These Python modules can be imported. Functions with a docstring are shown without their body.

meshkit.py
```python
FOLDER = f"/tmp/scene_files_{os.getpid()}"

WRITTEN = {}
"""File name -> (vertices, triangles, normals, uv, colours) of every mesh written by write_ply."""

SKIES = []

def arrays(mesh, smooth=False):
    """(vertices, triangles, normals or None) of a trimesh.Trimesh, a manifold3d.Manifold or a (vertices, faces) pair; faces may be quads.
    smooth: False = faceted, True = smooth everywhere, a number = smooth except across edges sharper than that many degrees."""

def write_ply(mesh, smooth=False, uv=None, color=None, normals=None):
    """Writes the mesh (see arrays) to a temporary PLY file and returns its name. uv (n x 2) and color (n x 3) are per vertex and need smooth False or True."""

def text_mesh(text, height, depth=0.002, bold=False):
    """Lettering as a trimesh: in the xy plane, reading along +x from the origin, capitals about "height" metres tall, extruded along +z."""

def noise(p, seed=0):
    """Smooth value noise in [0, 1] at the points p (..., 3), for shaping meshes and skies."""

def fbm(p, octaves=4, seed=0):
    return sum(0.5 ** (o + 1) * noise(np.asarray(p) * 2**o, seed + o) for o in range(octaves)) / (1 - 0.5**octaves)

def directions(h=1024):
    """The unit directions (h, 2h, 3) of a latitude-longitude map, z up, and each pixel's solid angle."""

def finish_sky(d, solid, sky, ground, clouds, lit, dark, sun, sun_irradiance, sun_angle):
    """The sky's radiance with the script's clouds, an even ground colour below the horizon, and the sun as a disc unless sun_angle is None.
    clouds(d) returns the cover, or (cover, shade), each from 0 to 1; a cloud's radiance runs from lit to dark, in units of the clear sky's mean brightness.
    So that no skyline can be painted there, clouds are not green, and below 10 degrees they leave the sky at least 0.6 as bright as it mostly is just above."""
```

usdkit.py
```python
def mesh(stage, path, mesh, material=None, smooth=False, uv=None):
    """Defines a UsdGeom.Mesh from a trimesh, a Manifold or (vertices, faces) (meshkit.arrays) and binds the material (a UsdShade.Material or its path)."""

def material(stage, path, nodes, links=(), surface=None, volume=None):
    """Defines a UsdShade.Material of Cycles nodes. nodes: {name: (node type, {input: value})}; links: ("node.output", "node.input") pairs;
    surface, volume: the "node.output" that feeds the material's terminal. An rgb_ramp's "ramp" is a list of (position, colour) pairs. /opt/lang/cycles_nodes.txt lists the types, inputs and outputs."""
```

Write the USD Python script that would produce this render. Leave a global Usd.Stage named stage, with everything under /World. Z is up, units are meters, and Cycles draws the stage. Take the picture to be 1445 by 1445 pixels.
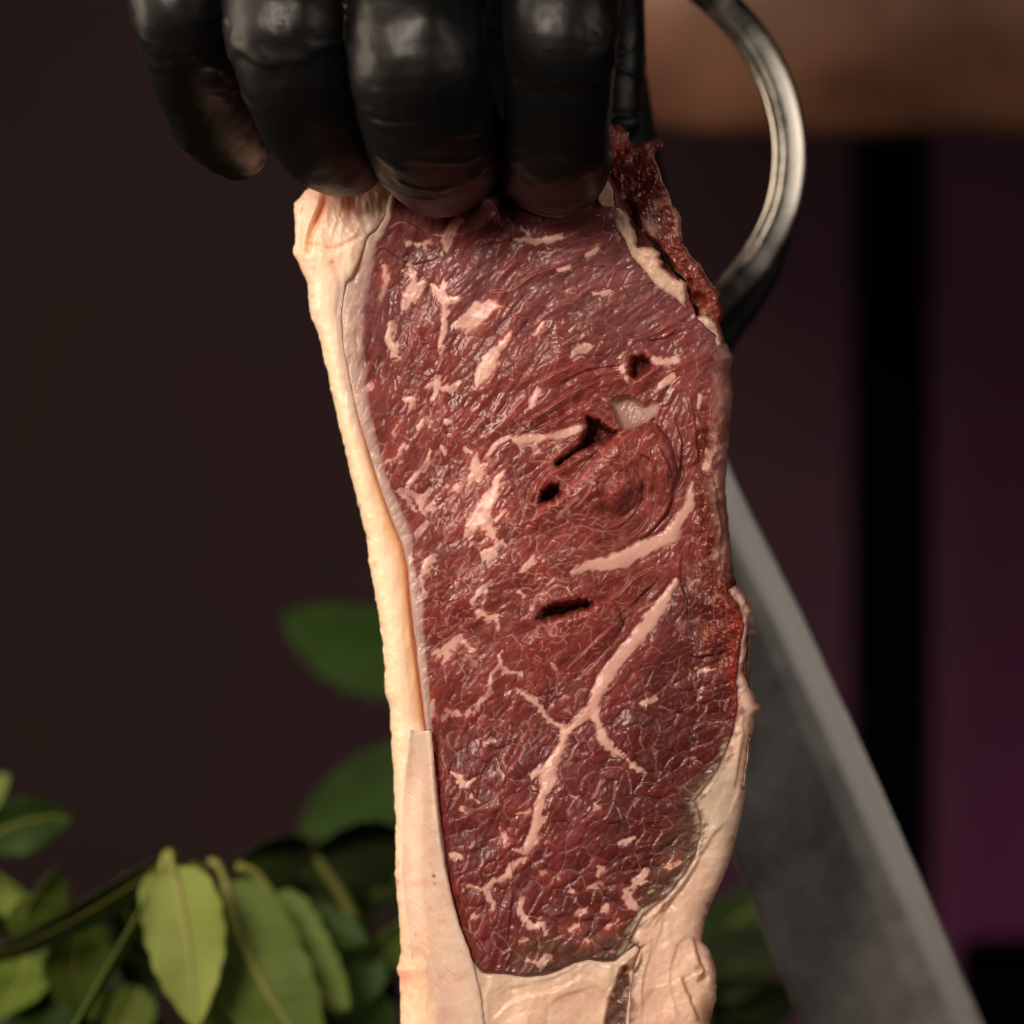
import math, random
import numpy as np
import trimesh
import manifold3d as m3
import mapbox_earcut
from scipy.spatial import cKDTree
from scipy.ndimage import map_coordinates, gaussian_filter
import usdkit, meshkit
from pxr import Usd, UsdGeom, UsdLux, UsdShade, Gf, Sdf, Vt

stage = Usd.Stage.CreateInMemory()
UsdGeom.SetStageUpAxis(stage, "Z")
UsdGeom.SetStageMetersPerUnit(stage, 1.0)
UsdGeom.Xform.Define(stage, "/World")
stage.SetDefaultPrim(stage.GetPrimAtPath("/World"))

# ------------------------------------------------------------------ camera and lamps
D = 0.60                                   # camera to subject plane, metres
W = 0.1728                                 # width of the view there
S = W / 1445.0                             # metres to one photograph pixel at the subject plane
cam = UsdGeom.Camera.Define(stage, "/World/camera")
cam.CreateHorizontalApertureAttr(36.0)
cam.CreateFocalLengthAttr(36.0 * D / W)
cam.CreateFStopAttr(10.5)
cam.CreateFocusDistanceAttr(D - 0.012)
cam.CreateClippingRangeAttr(Gf.Vec2f(0.02, 100.0))
cam.CreateExposureAttr(0.0)
cx = UsdGeom.Xformable(cam)
cx.AddTranslateOp().Set(Gf.Vec3d(0, -D, 0))
cx.AddRotateXYZOp().Set(Gf.Vec3f(90, 0, 0))


def area_light(name, loc, aim, w, h, power, colour):
    l = UsdLux.RectLight.Define(stage, "/World/" + name)
    l.CreateWidthAttr(w); l.CreateHeightAttr(h)
    l.CreateIntensityAttr(power); l.CreateColorAttr(Gf.Vec3f(*colour))
    f = np.array(aim, float) - np.array(loc, float); f /= np.linalg.norm(f)
    zz = -f
    xx = np.cross([0, 0, 1.0], zz); xx /= np.linalg.norm(xx)
    yy = np.cross(zz, xx)
    m = Gf.Matrix4d(*xx, 0, *yy, 0, *zz, 0, *map(float, loc), 1)
    UsdGeom.Xformable(l).AddTransformOp().Set(m)


area_light("key_softbox", (-0.50, -0.05, 0.13), (0, 0.0, 0), 0.30, 0.46, 6.8, (1.0, 0.81, 0.62))
area_light("front_lamp", (-0.30, -0.66, 0.27), (0, 0, 0), 0.24, 0.24, 37.0, (1.0, 0.83, 0.69))
area_light("fill_lamp", (0.55, -0.42, 0.16), (0, 0, 0), 0.35, 0.35, 2.6, (1.0, 0.88, 0.78))  # dim fill added to lift the shaded trim; ring glints hint at one
area_light("purple_lamp", (0.30, 0.60, -0.24), (0.30, 0.85, -0.24), 0.16, 0.16, 12.0, (0.80, 0.16, 0.60))
area_light("room_lamp", (-0.2, 0.2, 1.0), (0.0, 0.9, 0.1), 0.3, 0.3, 1.2, (1.0, 0.8, 0.66))

# ------------------------------------------------------------------ helpers
used = {}


def free_path(parent, name):
    base = parent + "/" + name
    k = used.get(base, -1) + 1
    used[base] = k
    return base if k == 0 else f"{base}_{k:03d}"


def tag(prim, label=None, cat=None, group=None, kind=None):
    p = prim.GetPrim() if hasattr(prim, "GetPrim") else prim
    for key, val in (("label", label), ("category", cat), ("group", group), ("kind", kind)):
        if val:
            p.SetCustomDataByKey(key, val)
    return p


def thing(name, label, cat, group=None, loc=(0, 0, 0)):
    x = UsdGeom.Xform.Define(stage, free_path("/World", name))
    if any(loc):
        x.AddTranslateOp().Set(Gf.Vec3d(*map(float, loc)))
    tag(x, label, cat, group)
    x.loc = loc
    return x


def obj(name, mesh, mat, parent=None, smooth=True, tint=None, label=None, origin=(0, 0, 0)):
    path = free_path(str(parent.GetPrim().GetPath()) if parent else "/World", name)
    if any(origin):
        mesh = (np.asarray(mesh[0]) - np.asarray(origin), mesh[1]) if isinstance(mesh, tuple) else mesh
    m = usdkit.mesh(stage, path, mesh, mat, smooth=smooth)
    if tint is not None:
        UsdGeom.PrimvarsAPI(m).CreatePrimvar("tint", Sdf.ValueTypeNames.Color3fArray, "vertex").Set(
            Vt.Vec3fArray.FromNumpy(np.ascontiguousarray(tint, np.float32)))
    if label:
        tag(m, label)
    return m


def mat(name, nodes, links, surface="p.BSDF"):
    return usdkit.material(stage, "/World/Looks/" + name, nodes, links, surface=surface)


def P(px, py, y):
    """The point at depth y (metres behind the subject plane) that the photograph shows at pixel px, py."""
    px, py, y = np.broadcast_arrays(np.asarray(px, float), np.asarray(py, float), np.asarray(y, float))
    k = S * (D + y) / D
    return np.stack([(px - 722.5) * k, y, (722.5 - py) * k], -1)


def smoothstep(a, b, x):
    t = np.clip((x - a) / (b - a), 0, 1)
    return t * t * (3 - 2 * t)


def fbm2(X, Y, size, seed, octaves=4):
    return meshkit.fbm(np.stack([X / size, Y / size, np.zeros_like(X) + 0.37], -1), octaves, seed)


def catmull(pts, n):
    p = np.asarray(pts, float)
    q = np.vstack([2 * p[0] - p[1], p, 2 * p[-1] - p[-2]])
    t = np.linspace(0, len(p) - 1 - 1e-9, n)
    i = t.astype(int); f = (t - i)[:, None]
    a, b, c, d = q[i], q[i + 1], q[i + 2], q[i + 3]
    return 0.5 * (2 * b + (c - a) * f + (2 * a - 5 * b + 4 * c - d) * f ** 2 + (3 * b - a - 3 * c + d) * f ** 3)


def dist_line(pts, X, Y):
    """Distance of the points X, Y to a polyline."""
    best = np.full(X.shape, 1e9)
    p = np.asarray(pts, float)
    for (ax, ay), (bx, by) in zip(p[:-1], p[1:]):
        dx, dy = bx - ax, by - ay
        t = np.clip(((X - ax) * dx + (Y - ay) * dy) / max(dx * dx + dy * dy, 1e-9), 0, 1)
        np.minimum(best, (X - ax - t * dx) ** 2 + (Y - ay - t * dy) ** 2, out=best)
    return np.sqrt(best)


def inside_poly(pts, X, Y):
    c = np.zeros(X.shape, bool)
    p = np.asarray(pts, float)
    for (ax, ay), (bx, by) in zip(p, np.roll(p, -1, 0)):
        if ay == by:
            continue
        c ^= ((ay > Y) != (by > Y)) & (X < (bx - ax) * (Y - ay) / (by - ay) + ax)
    return c


def sdf(pts, X, Y):
    p = np.asarray(pts, float)
    d = dist_line(np.vstack([p, p[:1]]), X, Y)
    return np.where(inside_poly(p, X, Y), -d, d)


def fold(pts, x, y, dep, back=12.0, wob=None, soft=1.2, seed=0):
    """An overlapping fold along a line: one side stands dep proud at the line and runs out over back pixels, the other dips a little below it."""
    p = catmull(np.asarray(pts, float), 26)
    out = np.zeros_like(x)
    R = 4 * back
    m = (x > p[:, 0].min() - R) & (x < p[:, 0].max() + R) & (y > p[:, 1].min() - R) & (y < p[:, 1].max() + R)
    if not m.any():
        return out
    X, Y = x[m], y[m]
    if wob is not None:
        X, Y = X + wob[m], Y - 0.6 * wob[m]
    best = np.full(X.shape, 1e9); sg = np.zeros_like(X); tt = np.zeros_like(X)
    for k, ((ax, ay), (bx, by)) in enumerate(zip(p[:-1], p[1:])):
        dx, dy = bx - ax, by - ay
        t = np.clip(((X - ax) * dx + (Y - ay) * dy) / max(dx * dx + dy * dy, 1e-9), 0, 1)
        q = np.hypot(X - ax - t * dx, Y - ay - t * dy)
        w = q < best
        best[w] = q[w]; sg[w] = np.sign((dx * (Y - ay) - dy * (X - ax))[w]); tt[w] = ((k + t) / (len(p) - 1))[w]
    s_ = best * sg
    taper = np.sqrt(np.clip(4 * tt * (1 - tt), 0, 1)) * np.clip(0.35 + 1.3 * meshkit.fbm(np.stack([X / 22, Y / 22, np.zeros_like(X) + seed], -1), 2, 7), 0, 1.4)
    up = np.exp(-np.abs(s_) / back) * smoothstep(-1.6 * soft, 1.2 * soft, s_)
    dn = np.exp(-np.abs(s_) / (0.4 * back)) * smoothstep(1.2 * soft, -1.6 * soft, s_)
    out[m] = dep * taper * (up - 0.55 * dn)
    return out


def stroke_sd(strokes, X, Y, out=None):
    """Smallest (distance - half width) to strokes, each a list of (x, y, width)."""
    best = np.full(X.shape, 60.0)
    for st in strokes:
        st = np.asarray(st, float)
        if len(st) == 1:
            st = np.vstack([st, st + [0.5, 0.5, 0]])
        for (ax, ay, aw), (bx, by, bw) in zip(st[:-1], st[1:]):
            m = (X > min(ax, bx) - 45) & (X < max(ax, bx) + 45) & (Y > min(ay, by) - 45) & (Y < max(ay, by) + 45)
            if not m.any():
                continue
            x, y = X[m], Y[m]
            dx, dy = bx - ax, by - ay
            t = np.clip(((x - ax) * dx + (y - ay) * dy) / max(dx * dx + dy * dy, 1e-9), 0, 1)
            d = np.hypot(x - ax - t * dx, y - ay - t * dy) - 0.5 * (aw + (bw - aw) * t)
            best[m] = np.minimum(best[m], d)
    return best


def rough(pts, amp, step, seed, closed=True):
    """A polygon or polyline resampled about every step pixels and made uneven by amp pixels."""
    p = np.asarray(pts, float)
    if closed:
        p = np.vstack([p, p[:1]])
    seg = np.hypot(*np.diff(p, axis=0).T)
    at = np.concatenate([[0], np.cumsum(seg)])
    n = max(int(at[-1] / step), 4)
    t = np.linspace(0, at[-1], n, endpoint=not closed)
    q = np.stack([np.interp(t, at, p[:, 0]), np.interp(t, at, p[:, 1])], 1)
    k = np.stack([q[:, 0] / 9.0, q[:, 1] / 9.0, np.zeros(n)], -1)
    q[:, 0] += amp * (meshkit.fbm(k, 3, seed) - 0.5) * 2
    q[:, 1] += amp * (meshkit.fbm(k, 3, seed + 50) - 0.5) * 2
    return q


def slab(poly, step, shape, back, back_round=2.0, drop=None):
    """A closed solid with the outline poly (photograph pixels), whose front is shape(X, Y, d) millimetres towards the camera
    (d: pixels inside the outline) and whose back lies at back millimetres behind the subject plane. Returns mesh, X, Y, d of every vertex."""
    poly = np.asarray(poly, float)
    x0, y0 = poly.min(0) - 2 * step; x1, y1 = poly.max(0) + 2 * step
    nx, ny = int((x1 - x0) / step) + 2, int((y1 - y0) / step) + 2
    X, Y = np.meshgrid(x0 + np.arange(nx) * step, y0 + np.arange(ny) * step)
    sd = sdf(poly, X, Y)
    ins = sd < -0.3 * step
    quad = ins[:-1, :-1] & ins[1:, :-1] & ins[:-1, 1:] & ins[1:, 1:]
    from scipy.ndimage import label as lab
    comp, n = lab(quad)
    if n > 1:
        quad = comp == 1 + np.argmax(np.bincount(comp.ravel())[1:])
    idx = np.arange(nx * ny).reshape(ny, nx)
    a, b, c, d4 = idx[:-1, :-1][quad], idx[:-1, 1:][quad], idx[1:, 1:][quad], idx[1:, :-1][quad]
    flip = (a + b) % 2 == 0
    tri = np.vstack([np.stack([a, d4, c], 1), np.stack([a, c, b], 1)])   # seen from -y, z up and pixel y down
    uni, inv = np.unique(tri, return_inverse=True)
    tri = inv.reshape(-1, 3)
    x, y, s = X.ravel()[uni].copy(), Y.ravel()[uni].copy(), sd.ravel()[uni]
    gy, gx = np.gradient(sd, step)
    g = np.stack([gx.ravel()[uni], gy.ravel()[uni]], 1); g /= np.maximum(np.linalg.norm(g, axis=1, keepdims=True), 1e-6)
    e = np.vstack([tri[:, [0, 1]], tri[:, [1, 2]], tri[:, [2, 0]]])
    key = np.sort(e, 1); key = key[:, 0].astype(np.int64) * len(uni) + key[:, 1]
    u, first, cnt = np.unique(key, return_index=True, return_counts=True)
    be = e[first[cnt == 1]]
    bv = np.unique(be)
    x[bv] -= s[bv] * g[bv, 0]; y[bv] -= s[bv] * g[bv, 1]
    d = -s.copy(); d[bv] = 0
    h = shape(x, y, d) * 1e-3
    V = [P(x, y, -h)]
    off = len(uni)
    loc = {int(v): k for k, v in enumerate(bv)}
    bi = np.array([[loc[int(p)], loc[int(q)]] for p, q in be])
    bx, by, gb, hb = x[bv], y[bv], g[bv], h[bv]
    rings, yb = [], back * 1e-3
    r = back_round * 1e-3
    for shrink, yy in ((0.0, -hb * 0.5 + 0.5 * (yb - r)), (0.0, np.full(len(bv), yb - r)), (0.3, np.full(len(bv), yb - 0.3 * r)), (1.0, np.full(len(bv), yb))):
        V.append(P(bx - gb[:, 0] * shrink * r / S, by - gb[:, 1] * shrink * r / S, yy))
    F = [tri]
    prev = bv
    for k in range(4):
        cur = off + k * len(bv) + np.arange(len(bv))
        p0, p1, q0, q1 = prev[bi[:, 0]], prev[bi[:, 1]], cur[bi[:, 0]], cur[bi[:, 1]]
        F += [np.stack([p1, p0, q0], 1), np.stack([p1, q0, q1], 1)]
        prev = cur
    nxt = {}
    for p, q in bi:
        nxt.setdefault(int(p), []).append(int(q))
    while nxt:                                                    # close the back, loop by loop
        start = next(iter(nxt)); loop = [start]; cur = start
        while cur in nxt:
            q = nxt[cur].pop()
            if not nxt[cur]:
                del nxt[cur]
            if q == start:
                break
            loop.append(q); cur = q
        if len(loop) > 2:
            lv = prev[np.array(loop)]
            pts = np.vstack(V)[lv][:, [0, 2]]
            t = mapbox_earcut.triangulate_float64(pts, np.array([len(pts)], np.uint32)).reshape(-1, 3).astype(int)
            t = lv[t]
            vv = np.vstack(V)
            nrm = np.cross(vv[t[:, 1]] - vv[t[:, 0]], vv[t[:, 2]] - vv[t[:, 0]])[:, 1]
            t[nrm < 0] = t[nrm < 0][:, ::-1]
            F.append(t)
    V, F = np.vstack(V), np.vstack(F)
    rep = np.concatenate([np.arange(off)] + [bv] * 4)
    return (V, F), x[rep], y[rep], d[rep], np.concatenate([np.ones(off), np.zeros(4 * len(bv))])


def tube(path, radii, sides=16, flat=1.0, up=(0, 1, 0), profile=None):
    """A closed tube along points, with rounded-off ends when the radii run to nothing. flat squeezes it along up."""
    p = np.asarray(path, float); n = len(p)
    r = np.broadcast_to(np.asarray(radii, float), (n,))
    t = np.gradient(p, axis=0); t /= np.maximum(np.linalg.norm(t, axis=1, keepdims=True), 1e-12)
    u = np.asarray(up, float) - t * (t @ np.asarray(up, float))[:, None]
    u /= np.maximum(np.linalg.norm(u, axis=1, keepdims=True), 1e-9)
    w = np.cross(t, u)
    a = np.arange(sides) * 2 * np.pi / sides
    ca, sa = np.cos(a), np.sin(a)
    if profile is not None:
        k = profile(a); ca, sa = ca * k, sa * k
    v = p[:, None] + r[:, None, None] * (ca[None, :, None] * w[:, None] + flat * sa[None, :, None] * u[:, None])
    v = np.vstack([v.reshape(-1, 3), p[:1], p[-1:]])
    f = []
    i, j = np.meshgrid(np.arange(n - 1), np.arange(sides), indexing="ij")
    A, B = i * sides + j, i * sides + (j + 1) % sides
    C, Dd = A + sides, B + sides
    f = [np.stack([A, B, Dd], -1).reshape(-1, 3), np.stack([A, Dd, C], -1).reshape(-1, 3)]
    k = np.arange(sides); k2 = (k + 1) % sides
    f += [np.stack([np.full(sides, n * sides), k2, k], 1), np.stack([np.full(sides, n * sides + 1), (n - 1) * sides + k, (n - 1) * sides + k2], 1)]
    f = np.vstack(f)
    m = trimesh.Trimesh(v, f, process=False)
    if m.volume < 0:
        f = f[:, ::-1]
    return v, f


def solid(mesh):
    return m3.Manifold(m3.Mesh(np.asarray(mesh[0], np.float32), np.asarray(mesh[1], np.uint32)))


# ------------------------------------------------------------------ materials
def meat_material(name, rough_lo, rough_hi, sss, scale, coat, bump_size, bump_mm, radius=(1.0, 0.32, 0.2), spec=0.5):
    return mat(name, {
        "c": ("attribute", {"attribute": "tint"}),
        "g": ("geometry", {}),
        "n": ("noise_texture", {"scale": bump_size, "detail": 4.0, "roughness": 0.6}),
        "n2": ("noise_texture", {"scale": bump_size * 0.16, "detail": 3.0, "roughness": 0.6}),
        "b": ("bump", {"strength": 1.0, "distance": bump_mm * 1e-3}),
        "r": ("map_range", {"from_min": 0.3, "from_max": 0.7, "to_min": rough_lo, "to_max": rough_hi, "clamp": True}),
        "p": ("principled_bsdf", {"subsurface_weight": sss, "subsurface_scale": scale, "subsurface_radius": radius, "subsurface_method": "random_walk",
                                  "coat_weight": coat, "coat_roughness": 0.12, "ior": 1.45, "specular_ior_level": spec}),
    }, [("g.position", "n.vector"), ("g.position", "n2.vector"), ("n.fac", "b.height"), ("n2.fac", "r.value"), ("r.result", "p.roughness"),
        ("b.normal", "p.normal"), ("c.color", "p.base_color")])


LEAN = meat_material("lean_meat", 0.24, 0.54, 0.3, 0.0012, 0.10, 1500.0, 0.05, spec=0.36)
FAT = meat_material("beef_fat", 0.36, 0.55, 0.45, 0.0011, 0.12, 900.0, 0.05, (1.0, 0.55, 0.32))
TRIM = meat_material("dried_trim", 0.25, 0.5, 0.3, 0.0015, 0.35, 1100.0, 0.16)

GLOVE = mat("black_nitrile", {
    "g": ("geometry", {}),
    "n": ("noise_texture", {"scale": 2600.0, "detail": 2.0}),
    "n2": ("noise_texture", {"scale": 90.0, "detail": 3.0}),
    "b": ("bump", {"strength": 0.6, "distance": 0.00006}),
    "r": ("map_range", {"from_min": 0.3, "from_max": 0.7, "to_min": 0.37, "to_max": 0.44, "clamp": True}),
    "p": ("principled_bsdf", {"base_color": (0.004, 0.004, 0.004), "ior": 1.5, "specular_ior_level": 0.27}),
}, [("g.position", "n.vector"), ("g.position", "n2.vector"), ("n.fac", "b.height"), ("n2.fac", "r.value"), ("r.result", "p.roughness"), ("b.normal", "p.normal")])

SKIN = mat("brown_skin", {
    "g": ("geometry", {}),
    "n": ("noise_texture", {"scale": 45.0, "detail": 4.0}),
    "rc": ("rgb_ramp", {"ramp": [(0.3, (0.105, 0.044, 0.026)), (0.7, (0.20, 0.092, 0.054))]}),
    "p": ("principled_bsdf", {"roughness": 0.5, "subsurface_weight": 0.1, "subsurface_scale": 0.003}),
}, [("g.position", "n.vector"), ("n.fac", "rc.fac"), ("rc.color", "p.base_color")])

STEEL = mat("worn_blade_steel", {
    "g": ("geometry", {}),
    "m": ("mapping", {"rotation": (0, -0.42, 0), "scale": (1.0, 1.0, 0.08)}),
    "n": ("noise_texture", {"scale": 900.0, "detail": 3.0}),
    "n2": ("noise_texture", {"scale": 75.0, "detail": 5.0, "roughness": 0.65}),
    "b": ("bump", {"strength": 0.35, "distance": 0.00005}),
    "r": ("map_range", {"from_min": 0.3, "from_max": 0.7, "to_min": 0.42, "to_max": 0.52, "clamp": True}),
    "rc": ("rgb_ramp", {"ramp": [(0.3, (0.20, 0.195, 0.187)), (0.68, (0.33, 0.322, 0.308))]}),
    "p": ("principled_bsdf", {"metallic": 1.0}),
}, [("g.position", "m.vector"), ("m.vector", "n.vector"), ("g.position", "n2.vector"), ("n.fac", "b.height"), ("n2.fac", "r.value"), ("n2.fac", "rc.fac"),
    ("r.result", "p.roughness"), ("rc.color", "p.base_color"), ("b.normal", "p.normal")])

BOW = mat("polished_guard_steel", {
    "g": ("geometry", {}),
    "n": ("noise_texture", {"scale": 160.0, "detail": 4.0}),
    "r": ("map_range", {"from_min": 0.3, "from_max": 0.7, "to_min": 0.2, "to_max": 0.34, "clamp": True}),
    "rc": ("rgb_ramp", {"ramp": [(0.3, (0.46, 0.43, 0.37)), (0.7, (0.66, 0.62, 0.55))]}),
    "p": ("principled_bsdf", {"metallic": 1.0}),
}, [("g.position", "n.vector"), ("n.fac", "r.value"), ("n.fac", "rc.fac"), ("rc.color", "p.base_color"), ("r.result", "p.roughness")])

BLACK = mat("black_handle", {"p": ("principled_bsdf", {"base_color": (0.006, 0.006, 0.006), "roughness": 0.6, "specular_ior_level": 0.25})}, [])
POST = mat("matt_black_post", {"p": ("principled_bsdf", {"base_color": (0.0008, 0.0007, 0.0008), "roughness": 0.9, "specular_ior_level": 0.02})}, [])
WALL = mat("dark_brown_wall", {
    "g": ("geometry", {}),
    "n": ("noise_texture", {"scale": 7.0, "detail": 5.0}),
    "rc": ("rgb_ramp", {"ramp": [(0.3, (0.0178, 0.0060, 0.0063)), (0.7, (0.0224, 0.0076, 0.0080))]}),
    "p": ("principled_bsdf", {"roughness": 0.85}),
}, [("g.position", "n.vector"), ("n.fac", "rc.fac"), ("rc.color", "p.base_color")])


def leaf_material(name, lo, hi, through):
    return mat(name, {
        "g": ("geometry", {}),
        "n": ("noise_texture", {"scale": 130.0, "detail": 4.0}),
        "rc": ("rgb_ramp", {"ramp": [(0.3, lo), (0.7, hi)]}),
        "p": ("principled_bsdf", {"roughness": 0.55, "specular_ior_level": 0.2}),
        "t": ("translucent_bsdf", {"color": through}),
        "x": ("mix_closure", {"fac": 0.25}),
    }, [("g.position", "n.vector"), ("n.fac", "rc.fac"), ("rc.color", "p.base_color"), ("p.BSDF", "x.closure1"), ("t.BSDF", "x.closure2")], surface="x.closure")


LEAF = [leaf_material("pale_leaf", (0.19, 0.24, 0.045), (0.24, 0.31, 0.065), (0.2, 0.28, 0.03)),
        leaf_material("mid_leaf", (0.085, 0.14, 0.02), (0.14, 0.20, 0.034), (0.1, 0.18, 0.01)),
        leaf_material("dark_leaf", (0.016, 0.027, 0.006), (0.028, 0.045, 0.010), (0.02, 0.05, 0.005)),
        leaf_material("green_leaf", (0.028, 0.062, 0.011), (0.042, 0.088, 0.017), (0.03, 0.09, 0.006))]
RIB = mat("yellow_green_rib", {"p": ("principled_bsdf", {"base_color": (0.19, 0.20, 0.035), "roughness": 0.5})}, [])
TWIG = mat("green_twig", {"p": ("principled_bsdf", {"base_color": (0.13, 0.14, 0.03), "roughness": 0.55})}, [])

# ------------------------------------------------------------------ the setting: wall
wy = 0.85


def box(x0, x1, y0, y1, z0, z1, bevel=0.0):
    m = trimesh.creation.box(bounds=[[x0, y0, z0], [x1, y1, z1]])
    if bevel:
        c = [m3.Manifold.sphere(bevel, 16).translate([x, y, z]) for x in (x0 + bevel, x1 - bevel) for y in (y0 + bevel, y1 - bevel) for z in (z0 + bevel, z1 - bevel)]
        return meshkit.arrays(m3.Manifold.batch_hull(c))[:2]
    return np.array(m.vertices), np.array(m.faces)


wall = obj("wall", box(-1.4, 1.4, wy, wy + 0.06, -1.2, 1.4), WALL, smooth=False)
tag(wall, "dark brown plain wall far out of focus behind the steak", "wall", kind="structure")
py_ = 0.62
a0, a1 = P(1222, 0, py_)[0], P(1318, 0, py_)[0]
t = thing("black_post", "upright matt black post out of focus between two purple wall areas", "post")
obj("shaft", box(a0, a1, py_, py_ + 0.06, -1.2, 0.6, 0.004), POST, t, smooth=30)
c0, c1 = P(1405, 1372, 0.5), P(1600, 1372, 0.5)
t = thing("black_box", "black box at the lower right corner, right of the post", "box")
obj("case", box(c0[0], c1[0], 0.5, 0.6, -0.5, c0[2], 0.006), POST, t, smooth=30)

# ------------------------------------------------------------------ the steak
CAP_OUT = [(440, 262), (430, 272), (415, 287), (416, 310), (417, 335), (414, 355), (422, 374), (435, 402), (437, 439), (452, 479), (465, 539), (476, 589), (489, 640), (496, 675),
           (506, 714), (516, 752), (522, 802), (531, 851), (539, 895), (544, 945), (543, 977), (551, 999), (552, 1047), (555, 1079), (557, 1139), (559, 1170), (557, 1234),
           (560, 1257), (564, 1309), (566, 1347), (560, 1369), (565, 1384), (566, 1445), (566, 1500)]
CAP_IN = [(560, 240), (552, 280), (545, 305), (530, 326), (519, 332), (511, 360), (500, 385), (488, 400), (482, 440), (485, 489), (495, 539), (505, 585), (522, 645), (534, 680),
          (552, 730), (569, 770), (576, 802), (579, 840), (584, 890), (589, 930), (594, 965), (602, 1029), (612, 1060), (640, 1280), (672, 1370), (690, 1500)]
FLAP = [(577, 1027), (584, 1031), (592, 1033), (601, 1031), (609, 1030), (610, 1040), (612, 1070), (615, 1110), (621, 1170), (628, 1220), (637, 1262), (647, 1300), (660, 1335),
        (670, 1365), (678, 1400), (684, 1445), (690, 1500), (600, 1500), (590, 1400), (576, 1330), (566, 1240), (566, 1160), (569, 1110), (573, 1070)]
RIGHT_OUT = [(1023, 484), (1035, 504), (1029, 525), (1035, 552), (1029, 599), (1025, 659), (1024, 697), (1030, 759), (1036, 809), (1039, 826), (1052, 845), (1056, 872), (1055, 922),
             (1051, 947), (1058, 967), (1060, 1000), (1059, 1046), (1054, 1084), (1050, 1114)]
LEAN_POLY = [(540, 215), (620, 205), (720, 200), (845, 215), (862, 240), (880, 270), (900, 300), (915, 335), (935, 362), (955, 388), (972, 415), (985, 450), (1005, 470)] + RIGHT_OUT + \
            [(1030, 1150), (1005, 1200), (980, 1240), (950, 1280), (915, 1310), (895, 1345), (872, 1366), (829, 1362), (809, 1368), (789, 1382), (764, 1388), (714, 1385), (682, 1384),
             (655, 1372), (636, 1330), (620, 1260), (600, 1120), (588, 1020), (575, 940), (563, 800), (520, 680), (490, 585), (472, 500), (470, 420), (485, 375), (505, 330), (525, 270)]
RFAT = [(1026, 834), (1039, 826), (1054, 842), (1064, 863), (1059, 872), (1056, 922), (1051, 947), (1059, 967), (1069, 992), (1075, 1000), (1065, 1014), (1059, 1046), (1054, 1084),
        (1051, 1122), (1044, 1160), (1031, 1210), (1016, 1249), (1002, 1279), (994, 1300), (989, 1327), (1000, 1339), (1010, 1366), (1011, 1409), (1001, 1444), (998, 1500),
        (880, 1500), (886, 1434), (890, 1390), (893, 1362), (903, 1338), (893, 1330), (886, 1338), (880, 1345), (890, 1325), (899, 1306), (906, 1292), (938, 1268), (964, 1237), (983, 1202),
        (991, 1167), (986, 1146), (980, 1130), (992, 1114), (1010, 1090), (1021, 1066), (1034, 1034), (1041, 997), (1039, 959), (1044, 909), (1050, 885), (1043, 855)]
BFAT = [(655, 1340), (672, 1359), (682, 1371), (714, 1373), (740, 1376), (764, 1375), (789, 1368), (800, 1362), (809, 1357), (829, 1352), (850, 1355), (868, 1354), (885, 1340), (898, 1330),
        (905, 1340), (897, 1365), (893, 1390), (890, 1434), (888, 1500), (660, 1500), (650, 1400)]
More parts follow.
